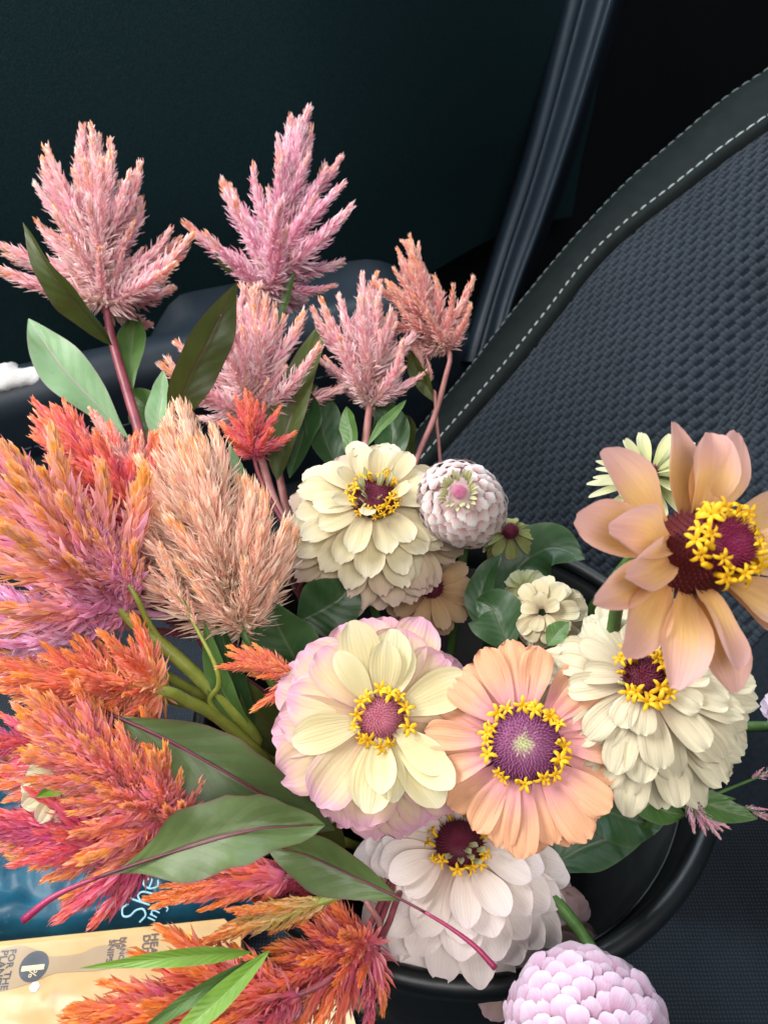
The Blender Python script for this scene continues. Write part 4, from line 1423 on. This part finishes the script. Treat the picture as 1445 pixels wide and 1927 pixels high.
zinnia('white blush double zinnia tucked under the pale yellow and peach blooms', 864, 1588, 0.338, 0.50, 0.0, 0.0560,
       [(18, .86, .34, -16, 10, .15, -.30, .3, dict(wave=.03, notch=.0, tipround=.28, pleat=.015)), (17, .76, .34, -12, 12, .15, -.24, .3, dict(wave=.03, notch=.0, tipround=.28, pleat=.015)), (16, .65, .33, -7, 14, .15, -.17, .3, dict(wave=.03, notch=.0, tipround=.28, pleat=.015)), (14, .54, .30, -1, 16, .15, -.11, .3, dict(wave=.03, notch=.0, tipround=.28, pleat=.015)),
        (10, .42, .24, 8, 20, .17, -.04, .4, dict(pleat=.02, tipround=.34, base_w=.24, notch=.0))],
       [PM_WHITE], (.19, .12, .0, DM_DARK, 240, .0022), dict(rings=[(14, .22, .07, 40, .10)], r=.0036, gap=.05), seed=88,
       sub=lambda rt, F, Rm, rng: [part('floret', petal_mesh(rng, .0085, .0030, R_(60), R_(10), PM_PLIME, base_w=.6, cup=.3, nu=4, nv=4), rt,
            F @ Matrix.Rotation(rng.uniform(-2.6, -0.6), 4, 'Z') @ Matrix.Translation((Rm * rng.uniform(.08, .22), 0, Rm * .10))) for _ in range(7)])

zinnia('small lime green zinnia with maroon eye behind the white ball', 960, 1000, 0.435, 0.60, -0.10, 0.0240,
       [(13, .90, .34, -52, 10, .16, -.50, .4, dict(pleat=.06)), (13, .84, .34, -40, 16, .16, -.36, .4, dict(pleat=.06)), (12, .72, .32, -26, 24, .16, -.22, .4, dict(pleat=.06)), (9, .52, .28, -8, 40, .15, -.10, .4, dict(pleat=.05))],
       [PM_LIME], (.20, .16, .0, DM_DARK, 120, .0018), None, seed=99, stem_mat=M_STEMD)

zinnia('tan zinnia mostly hidden beneath the cream buff double', 812, 1105, 0.435, 0.30, 0.10, 0.0300,
       [(13, .86, .40, -14, 14, .14, -.2, .3, {}), (12, .78, .36, 2, 14, .14, -.08, .3, {})], [PM_TAN], (.22, .14, 0, DM_DARK, 120, .002), None, seed=101, stem_mat=M_STEMD)

zinnia('pale lime zinnia half hidden behind the apricot bloom', 1222, 888, 0.40, 1.25, 0.02, 0.0330,
       [(15, .86, .18, -4, 6, .14, -.12, .4, dict(tipround=.4, notch=.02)), (14, .80, .18, 14, 2, .14, -.04, .4, dict(tipround=.4)), (10, .62, .16, 34, -4, .12, .0, .5, dict(tipround=.4))],
       [PM_PLIME], (.14, .1, 0, DM_DARK, 80, .0018), None, seed=111)

zinnia('small butter yellow zinnia between the ivory bloom and the lime one', 1020, 1152, 0.375, 0.1, -0.35, 0.0215,
       [(12, .86, .50, -24, 20, .14, -.34, .3, {}), (11, .84, .50, -8, 24, .14, -.20, .3, {}), (9, .66, .44, 10, 34, .14, -.06, .3, {}), (5, .44, .36, 36, 40, .08, .0, .3, {})],
       [PM_CREAM], None, None, seed=121, stem_mat=M_STEMD)
zinnia('tiny greenish zinnia bud in the gap below the lime zinnia', 985, 1105, 0.42, 0.4, -0.2, 0.0150,
       [(10, .86, .50, -12, 30, .14, -.20, .3, {}), (9, .74, .46, 10, 40, .14, -.06, .3, {})], [PM_PLIME], None, None, seed=123, stem_mat=M_STEMD)
zinnia('dusky pink zinnia down inside the bucket behind the lilac pompon', 985, 1755, 0.405, 0.15, -0.1, 0.0460,
       [(13, .84, .42, -18, 14, .15, -.2, .3, {}), (12, .80, .40, -2, 18, .15, -.1, .3, {}), (9, .6, .34, 14, 24, .14, 0, .3, {})],
       [PM_MAUVE], (.2, .12, 0, DM_DARK, 120, .002), None, seed=131, stem_mat=M_STEMD)
zinnia('cream zinnia hidden behind the orange plumes above the teal pouch', 122, 1470, 0.332, 0.1, 0.10, 0.0200,
       [(11, .84, .46, -14, 14, .14, -.2, .3, dict(pleat=.06)), (10, .74, .42, 4, 18, .14, -.08, .3, dict(pleat=.06))], [PM_CREAM], (.2, .12, 0, DM_DARK, 100, .002), None, seed=141)
zinnia('lilac pink zinnia cut off behind the ivory double', 1540, 1335, 0.34, 0.2, 0.1, 0.0250,
       [(12, .84, .44, -14, 14, .14, -.2, .3, {}), (11, .76, .42, 2, 18, .14, -.08, .3, {})], [PM_BALLL], (.2, .12, 0, DM_DARK, 100, .002), None, seed=151)

# ================================================================== celosia plumes, back row
plume('broad pink celosia plume with a red stem and pale mint leaf', (200, 575, .50), (165, 300, .515), CM_PINK, 'fluffy', 73, 0.58, 0.48, 96, 16, 0.0, .62, seed=201, term=.45,
      stem=[(212, 640, .50), (238, 730, .49), (262, 810, .48), (285, 890, .47), (380, 1080, .45)], stem_mat=M_STEMR, stem_r=.0042,
      leaves=[([(212, 650, .490), (150, 575, .458), (95, 510, .445), (44, 418, .445)], .022, LF_OLIVE, dict(roll=.75, fold=.5, seed=3, wpos=.4)),
              ([(255, 838, .478), (185, 765, .478), (115, 690, .48), (54, 600, .49)], .031, LF_MINT, dict(roll=-.25, fold=.25, seed=4, wpos=.62, base=1.7)),
              ([(247, 765, .485), (246, 690, .50), (250, 640, .515), (255, 590, .53)], .020, LF_MID, dict(roll=.2, fold=.45, seed=5, wpos=.6, base=1.5)),
              ([(262, 850, .485), (282, 800, .495), (270, 760, .50), (232, 735, .505)], .026, LF_MID, dict(roll=.3, fold=.25, seed=6)),
              ([(306, 850, .47), (300, 790, .47), (306, 740, .475), (308, 695, .48)], .016, LF_MINT, dict(roll=.5, fold=.5, seed=7)),
              ([(322, 815, .45), (352, 720, .445), (400, 625, .445), (446, 532, .45)], .029, LF_OLIVE, dict(roll=-.45, fold=.35, seed=8, wpos=.5))])
plume('tall pointed mauve pink celosia plume standing highest of all', (505, 560, .53), (563, 206, .55), CM_MAUVE, 'fluffy', 64, 0.42, 0.24, 92, 14, 0.0, .70, seed=202, term=.50, bow=.02,
      stem=[(502, 600, .525), (505, 680, .515), (514, 800, .50), (535, 940, .48), (580, 1060, .45)], stem_mat=M_STEMP,
      leaves=[([(520, 620, .525), (535, 575, .525), (545, 540, .525), (556, 505, .525)], .006, LF_MID, dict(roll=.4, fold=.3, seed=9)),
              ([(500, 545, .53), (455, 510, .525), (425, 490, .522), (404, 465, .52)], .012, LF_OLIVE, dict(roll=.3, fold=.6, seed=10, wave=.15))])
plume('pink celosia plume below the tall pointed one', (478, 790, .485), (462, 590, .50), CM_PINK, 'fluffy', 55, 0.72, 0.58, 88, 12, 0.0, .60, seed=203, term=.5,
      stem=[(490, 850, .475), (512, 930, .465), (555, 1030, .445)], stem_mat=M_STEMP,
      leaves=[([(522, 905, .465), (540, 800, .475), (578, 690, .485), (624, 582, .50)], .026, LF_OLIVE, dict(roll=.5, fold=.4, seed=12, wpos=.35)),
              ([(545, 900, .47), (570, 820, .48), (582, 770, .485), (560, 720, .49)], .022, LF_DARK, dict(roll=.4, fold=.4, seed=13))])
plume('pink celosia plume just behind the cream buff zinnia', (695, 765, .485), (700, 555, .505), CM_PINK, 'fluffy', 55, 0.62, 0.5, 84, 12, 0.0, .60, seed=204, term=.5,
      stem=[(688, 830, .475), (684, 900, .465)], stem_mat=M_STEMP,
      leaves=[([(720, 890, .47), (738, 830, .48), (732, 790, .485), (712, 750, .49)], .026, LF_DARK, dict(roll=.2, fold=.4, seed=14)),
              ([(660, 880, .47), (662, 820, .475), (656, 790, .48), (652, 765, .485)], .014, LF_MID, dict(roll=.6, fold=.4, seed=15)),
              ([(690, 840, .47), (720, 800, .472), (745, 775, .475), (765, 752, .478)], .007, LF_MID, dict(roll=.4, fold=.4, seed=16)),
              ([(640, 890, .48), (612, 830, .485), (600, 770, .49), (585, 720, .495)], .026, LF_DARK, dict(roll=-.3, fold=.4, seed=17)),
              ([(770, 880, .485), (768, 820, .49), (765, 780, .50)], .018, LF_OLIVE, dict(roll=.6, fold=.4, seed=18))])
plume('coral pink celosia plume on a long bare stem against the seat edge', (845, 660, .50), (782, 462, .515), CM_CORALP, 'fluffy', 46, 0.48, 0.38, 85, 12, 0.0, .66, seed=205, term=.48, bow=-.10,
      stem=[(838, 710, .497), (815, 790, .49), (785, 860, .48), (760, 950, .465)], stem_mat=M_STEMP, stem_r=.0024,
      leaves=[([(820, 758, .492), (800, 720, .497), (782, 690, .50), (770, 655, .505)], .013, LF_OLIVE, dict(roll=.5, fold=.4, seed=19))])
plume('small faded celosia side plume beside the long bare stem', (812, 735, .50), (775, 640, .51), CM_CORALP, 'sparse', 12, .5, .4, 50, 14, 0.1, .7, seed=206, term=.5, stem=[(820, 770, .492)], stem_mat=M_STEMP, stem_r=.0015)
plume('small coral red celosia tuft under the pink plume', (478, 860, .445), (470, 770, .452), CM_CORAL, 'flame', 30, .72, .62, 85, 18, 0.0, .55, seed=207, term=.5, bend=14,
      stem=[(492, 905, .445), (525, 970, .44), (575, 1060, .425)], stem_mat=M_STEMR, stem_r=.0017)

# ---- middle and left
plume('coral red celosia plume leaning left over the door armrest', (285, 1010, .415), (100, 790, .43), CM_CORAL, 'flame', 54, 0.46, 0.36, 66, 10, 0.0, .74, seed=208, term=.40, bend=16,
      stem=[(330, 1080, .41), (420, 1220, .40)], stem_mat=M_STEMR)
plume('slender coral celosia spire between red and peach plumes', (262, 900, .43), (180, 785, .44), CM_CORALP, 'flame', 14, .45, .4, 40, 10, 0.0, .7, seed=209, term=.6, bend=14, stem=[(300, 980, .42)], stem_mat=M_STEMP)
plume('large feathery peach cream celosia plume', (462, 1195, .365), (345, 838, .39), CM_PEACH, 'feather', 104, .50, .36, 72, 14, 0.0, .80, seed=210, term=.28, bend=34, width=1.05,
      stem=[(500, 1260, .37), (540, 1340, .375)],
      leaves=[([(590, 1320, .375), (555, 1240, .368), (525, 1180, .364), (505, 1130, .362)], .034, LF_DARK, dict(roll=.3, fold=.3, seed=21)),
              ([(470, 1420, .385), (452, 1330, .375), (430, 1250, .368), (412, 1150, .362)], .018, LF_DARK, dict(roll=.4, fold=.4, seed=22)),
              ([(560, 1170, .40), (600, 1150, .40), (640, 1125, .40), (670, 1090, .405)], .034, LF_DARK, dict(roll=-.2, fold=.2, seed=23)),
              ([(455, 1010, .40), (465, 950, .405), (450, 890, .41), (430, 830, .415)], .010, LF_MINT, dict(roll=.3, fold=.4, seed=24))])
plume('thin peach celosia sprig on a curved green stem', (405, 1250, .345), (292, 1030, .35), CM_PEACH, 'sparse', 16, .30, .22, 36, 12, 0.30, .85, seed=211, term=.40, bend=12,
      stem=[(412, 1290, .348), (395, 1320, .355), (430, 1360, .365)], stem_mat=M_STEMY, stem_r=.0016)
plume('big orange and magenta celosia plume on a thick green stem', (240, 1160, .352), (-20, 860, .372), CM_ORMAG, 'flame', 84, 0.46, 0.36, 74, 10, 0.0, .80, seed=212, term=.34, bend=18,
      stem=[(262, 1180, .352), (330, 1235, .355), (400, 1300, .362), (480, 1385, .375)], stem_mat=M_STEMY, stem_r=.0042,
      leaves=[([(470, 1375, .37), (425, 1310, .362), (405, 1250, .358), (385, 1170, .354)], .013, LF_MID, dict(roll=.3, fold=.4, seed=25))])
plume('orange celosia side plume in front of the thick green stem', (255, 1120, .345), (150, 960, .345), CM_ORMAG, 'flame', 22, .42, .36, 58, 12, 0.0, .7, seed=213, term=.5, bend=14, stem=[(285, 1180, .352), (340, 1240, .36)], stem_mat=M_STEMY, stem_r=.0018)
plume('lilac pink celosia plume at the left under the orange one', (215, 1215, .355), (-60, 1150, .36), CM_LILAC, 'flame', 54, 0.48, 0.38, 62, 10, 0.0, .8, seed=214, term=.4, bend=12, stem=[(290, 1260, .36)], stem_mat=M_STEMY)
plume('dark crimson celosia plume in shade at the far left', (150, 990, .415), (10, 855, .425), CM_DCRIM, 'fluffy', 26, .42, .34, 46, 12, 0.0, .75, seed=215, term=.5, stem=[(260, 1120, .40)], stem_mat=M_STEMR)
plume('dark crimson celosia plume shaded behind the peach plume', (370, 1190, .405), (255, 1050, .41), CM_DCRIM, 'fluffy', 30, .55, .45, 60, 12, 0.0, .7, seed=216, term=.4, stem=[(430, 1280, .40)], stem_mat=M_STEMR)
plume('red orange celosia plume with yellow core above the purple ribbed leaf', (310, 1300, .335), (20, 1270, .335), CM_REDOR, 'flame', 78, 0.42, 0.32, 80, 12, 0.0, .80, seed=217, term=.36, bend=16,
      stem=[(350, 1318, .345), (410, 1350, .36), (500, 1430, .375)], stem_mat=M_STEMY, stem_r=.0036)
plume('crimson celosia plume peeking out at the left edge', (150, 1385, .36), (-50, 1400, .36), CM_CRIM, 'flame', 26, .46, .36, 58, 12, 0.0, .75, seed=218, term=.45, bend=12, stem=[(290, 1390, .36)], stem_mat=M_STEMR)
plume('thick sunset orange and lilac celosia plume over the teal pouch', (345, 1560, .305), (95, 1365, .31), CM_SUNSET, 'flame', 100, 0.42, 0.36, 88, 14, 0.0, .84, seed=219, term=.32, bend=18, width=1.1,
      stem=[(400, 1590, .315), (500, 1600, .33)], stem_mat=M_STEMY)
plume('orange celosia tuft between the sunset plume and the red one', (330, 1470, .325), (180, 1370, .325), CM_REDOR, 'flame', 34, .55, .45, 70, 14, 0.0, .75, seed=225, term=.4, bend=14, stem=[(420, 1500, .34)], stem_mat=M_STEMY)
plume('crimson celosia plume with magenta bracts lying over the teal pouch', (290, 1600, .328), (-5, 1545, .34), CM_CRIM, 'flame', 62, 0.42, 0.32, 62, 10, 0.0, .82, seed=220, term=.36, bend=12, stem=[(400, 1620, .33)], stem_mat=M_STEMR, stem_r=.0017)
plume('coral pink celosia mass filling the gap beneath the sunset plume', (300, 1600, .340), (10, 1590, .350), CM_SUNSET, 'flame', 56, .36, .28, 56, 10, 0.0, .82, seed=240, term=.36, bend=12, stem=[(400, 1640, .335)], stem_mat=M_STEMR, stem_r=.0017)
plume('pink celosia plume between lilac and red orange ones at the left', (230, 1290, .365), (-40, 1220, .375), CM_ORMAG, 'flame', 50, .40, .32, 60, 10, 0.0, .8, seed=241, term=.36, bend=12, stem=[(320, 1320, .37)], stem_mat=M_STEMY, stem_r=.002)
plume('coral celosia plume behind the sunset plume', (330, 1440, .35), (20, 1450, .365), CM_SUNSET, 'flame', 56, .40, .32, 64, 10, 0.0, .8, seed=242, term=.36, bend=12, stem=[(420, 1480, .36)], stem_mat=M_STEMY, stem_r=.002)
plume('small fuzzy orange celosia tip beside the pale yellow zinnia', (565, 1270, .345), (438, 1240, .345), CM_REDOR, 'flame', 18, .62, .45, 52, 10, 0.0, .7, seed=221, term=.7, bend=8, stem=[(620, 1320, .355)], stem_mat=M_STEMY, stem_r=.002)
plume('celosia plume of long orange fingers above the cardboard packet', (545, 1650, .305), (300, 1682, .30), CM_FING, 'finger', 13, 0.78, 0.55, 34, 6, 0.0, 0.45, seed=222, term=.9, bend=10, stem=[(640, 1640, .32)], stem_mat=M_STEMR, stem_r=.0017)
plume('golden orange celosia sprig with yellow green stalk', (640, 1685, .300), (368, 1768, .29), CM_YORA, 'finger', 9, .56, .46, 22, 6, 0.05, .55, seed=223, term=.7, bend=8, stem=[(680, 1660, .31)], stem_mat=M_STEMY, stem_r=.0022,
      leaves=[([(475, 1792, .262), (390, 1797, .255), (300, 1805, .252), (150, 1822, .255)], .0058, LF_BRIGHT, dict(roll=.2, fold=.3, seed=26)),
              ([(508, 1788, .262), (430, 1865, .248), (370, 1920, .242), (290, 1985, .240)], .0080, LF_BRIGHT, dict(roll=-.2, fold=.35, seed=27)),
              ([(480, 1803, .262), (390, 1858, .250), (320, 1905, .246), (240, 1960, .244)], .0052, LF_MID, dict(roll=.3, fold=.3, seed=28))])
plume('fat coral red celosia plume drooping over the near bucket rim', (705, 1775, .305), (470, 1870, .295), CM_FING, 'flame', 60, 0.55, 0.42, 80, 10, 0.0, .75, seed=224, term=.4, bend=16, stem=[(730, 1740, .315)], stem_mat=M_STEMR, stem_r=.0017)
plume('rust orange celosia plume stretched over the cardboard packet', (570, 1868, .285), (155, 1940, .275), CM_FING, 'flame', 56, 0.46, 0.34, 48, 6, 0.0, .75, seed=226, term=.4, bend=8, stem=[(660, 1800, .30)], stem_mat=M_STEMR, stem_r=.0017)
plume('magenta celosia plume under the rust orange one', (600, 1870, .295), (330, 1950, .285), CM_LILAC, 'flame', 36, .45, .35, 44, 10, 0.0, .8, seed=227, term=.4, bend=10, stem=[(680, 1810, .305)], stem_mat=M_STEMR, stem_r=.0017)
plume('drooping pink celosia sprig hanging down the outside of the bucket', (715, 1740, .312), (690, 1935, .318), CM_CRIM, 'sparse', 18, .26, .22, 46, 14, 0.10, .85, seed=228, term=.35, bend=14, stem=[(690, 1690, .315)], stem_mat=M_STEMP, stem_r=.0016)
plume('dim orange celosia tuft in shade under the purple ribbed leaf', (520, 1450, .365), (400, 1425, .36), CM_FING, 'fluffy', 18, .5, .4, 50, 12, 0, .7, seed=229, stem=[(600, 1480, .37)], stem_mat=M_STEMY)
plume('plum red celosia tuft under the wide sage leaf', (600, 1660, .325), (430, 1640, .318), CM_CRIM, 'fluffy', 26, .5, .4, 54, 12, 0, .7, seed=230, stem=[(660, 1640, .33)], stem_mat=M_STEMR, stem_r=.0017)
# ---- right edge
plume('thin celosia sprig with tiny purple flowers beyond the ivory zinnia', (1330, 1500, .325), (1470, 1445, .315), CM_MAUVE, 'sparse', 5, .35, .30, 24, 10, .55, .95, seed=231, term=.3, bend=10, stem=[(1240, 1520, .335)], stem_mat=M_STEM, stem_r=.0012)
plume('second thin celosia sprig bending down beyond the ivory zinnia', (1330, 1495, .325), (1470, 1545, .315), CM_MAUVE, 'sparse', 6, .30, .25, 30, 10, .45, .95, seed=232, term=.3, bend=10, stem=[(1240, 1520, .335)], stem_mat=M_STEM, stem_r=.0011)
plume('small purple celosia tip with a tan point over the bucket rim', (1295, 1505, .325), (1345, 1560, .32), CM_MAUVE, 'flame', 12, .7, .6, 40, 12, 0, .6, seed=233, term=.5, bend=8, stem=[(1230, 1490, .335)], stem_mat=M_STEM, stem_r=.0012,
      leaves=[([(1255, 1500, .33), (1310, 1508, .325), (1370, 1528, .32), (1425, 1541, .316)], .012, LF_MID, dict(roll=.2, fold=.3, seed=31)),
              ([(1240, 1480, .335), (1280, 1490, .33), (1320, 1500, .325), (1385, 1504, .32)], .008, LF_MID, dict(roll=.4, fold=.3, seed=32)),
              ([(1180, 1470, .345), (1215, 1500, .34), (1250, 1525, .335), (1290, 1535, .33)], .018, LF_MID, dict(roll=.2, fold=.3, seed=33))])

# ================================================================== loose leaves
M_RIB = plain_mat('purple_rib', (.085, .014, .03, 1), (.14, .03, .05, 1), 60, .45, .4)
def loose_leaf(label, blade, Wd, mat, petiole, pr, kw, pm=M_MAGENTA, split=0.3):
    rt = root('leaf', label, 'leaf', PP(blade[0]))
    part('blade', leaf_mesh([PP(q) for q in blade], Wd, mat, **kw), rt)
    if petiole:
        path = spline([PP(q) for q in petiole], 40)
        c = max(3, int(40 * split))
        part('petiole', tube_mesh('petiole', path[:c + 1], lambda t: pr * (1.0 - 0.48 * t), pm, 8), rt)
        part('midrib', tube_mesh('midrib', path[c:], lambda t: pr * 0.50 * (1 - 0.8 * t), M_RIB, 6), rt)
    return rt
loose_leaf('wide sage green leaf upside down with long magenta stalk towards the teal pouch', [(205, 1648, 0.2760), (300, 1612, 0.2750), (390, 1580, 0.2740), (480, 1560, 0.2750), (612, 1552, 0.2820)], .0275, LF_SAGE,
           [(45, 1732, 0.2690), (95, 1692, 0.2700), (150, 1665, 0.2720), (240, 1632, 0.2745), (330, 1603, 0.2735), (480, 1562, 0.2735), (590, 1553, 0.2795)], .0015, dict(roll=.15, fold=.38, seed=41, wpos=.55, base=1.5, tip=.75, wave=.07, rag=.25, face=None), M_MAGENTA, 0.40)
loose_leaf('dark green leaf with purple midrib lying between red plumes and pale yellow zinnia', [(200, 1342, .322), (300, 1388, .316), (400, 1440, .314), (500, 1498, .316), (630, 1562, .325)], .0300, LF_SAGED,
           [(185, 1335, .323), (250, 1362, .3175), (330, 1400, .3135), (450, 1468, .3125), (600, 1548, .3215)], .0017, dict(roll=-.25, fold=.18, seed=42, wpos=.58, base=1.3, tip=.8, wave=.05, rag=.15), M_RIB, 0.12)
loose_leaf('green leaf with magenta stalk crossing the white blush zinnia', [(760, 1695, .285), (690, 1662, .286), (620, 1628, .288), (560, 1603, .291), (505, 1592, .296)], .0205, LF_SAGE,
           [(932, 1822, .275), (890, 1778, .277), (830, 1735, .280), (750, 1690, .284), (670, 1652, .2853), (580, 1610, .289), (530, 1597, .293)], .0012, dict(roll=.35, fold=.45, seed=43, wpos=.55, base=1.2, tip=.75, wave=.05), M_MAGENTA, 0.42)
loose_leaf('broad dark green leaf beside the lime zinnia', [(930, 1125, .43), (985, 1060, .435), (1040, 1030, .43), (1100, 1052, .42)], .034, LF_DARK, None, 0, dict(roll=.3, fold=.2, seed=44))
loose_leaf('dark leaf standing in the gap below the white ball zinnia', [(925, 1210, .41), (905, 1140, .415), (915, 1085, .42), (945, 1040, .425)], .017, LF_DARK, None, 0, dict(roll=.5, fold=.4, seed=45))
loose_leaf('dark leaf between peach and butter yellow zinnias', [(960, 1225, .385), (940, 1175, .39), (925, 1145, .395), (895, 1130, .40)], .030, LF_DARK, None, 0, dict(roll=.1, fold=.3, seed=46))
loose_leaf('small green leaf tip poking out by the butter yellow zinnia', [(1030, 1215, .335), (1050, 1190, .335), (1070, 1170, .335)], .010, LF_MID, None, 0, dict(roll=.3, fold=.3, seed=47))
loose_leaf('dark green leaf inside the bucket under the peach zinnia', [(1020, 1640, .37), (1090, 1600, .375), (1160, 1575, .375), (1230, 1560, .37)], .026, LF_DARK, None, 0, dict(roll=.2, fold=.3, seed=48))
loose_leaf('green leaf in shade under the ivory zinnia', [(1100, 1510, .36), (1150, 1530, .355), (1200, 1545, .35), (1250, 1550, .345)], .028, LF_DARK, None, 0, dict(roll=.2, fold=.3, seed=49))
loose_leaf('narrow olive leaf in the shaded middle of the bunch', [(560, 1440, .385), (520, 1380, .38), (485, 1330, .375), (455, 1270, .37)], .020, LF_OLIVE, None, 0, dict(roll=.3, fold=.3, seed=50))
loose_leaf('olive leaf under the dark green leaf with purple midrib', [(640, 1640, .34), (600, 1590, .34), (560, 1560, .338), (500, 1540, .335)], .030, LF_OLIVE, None, 0, dict(roll=.3, fold=.3, seed=51))
loose_leaf('short green leaf tip over the cream zinnia by the sunset plume', [(150, 1468, .308), (120, 1478, .306), (95, 1488, .306), (68, 1500, .308)], .006, LF_BRIGHT, None, 0, dict(roll=.3, fold=.3, seed=52))
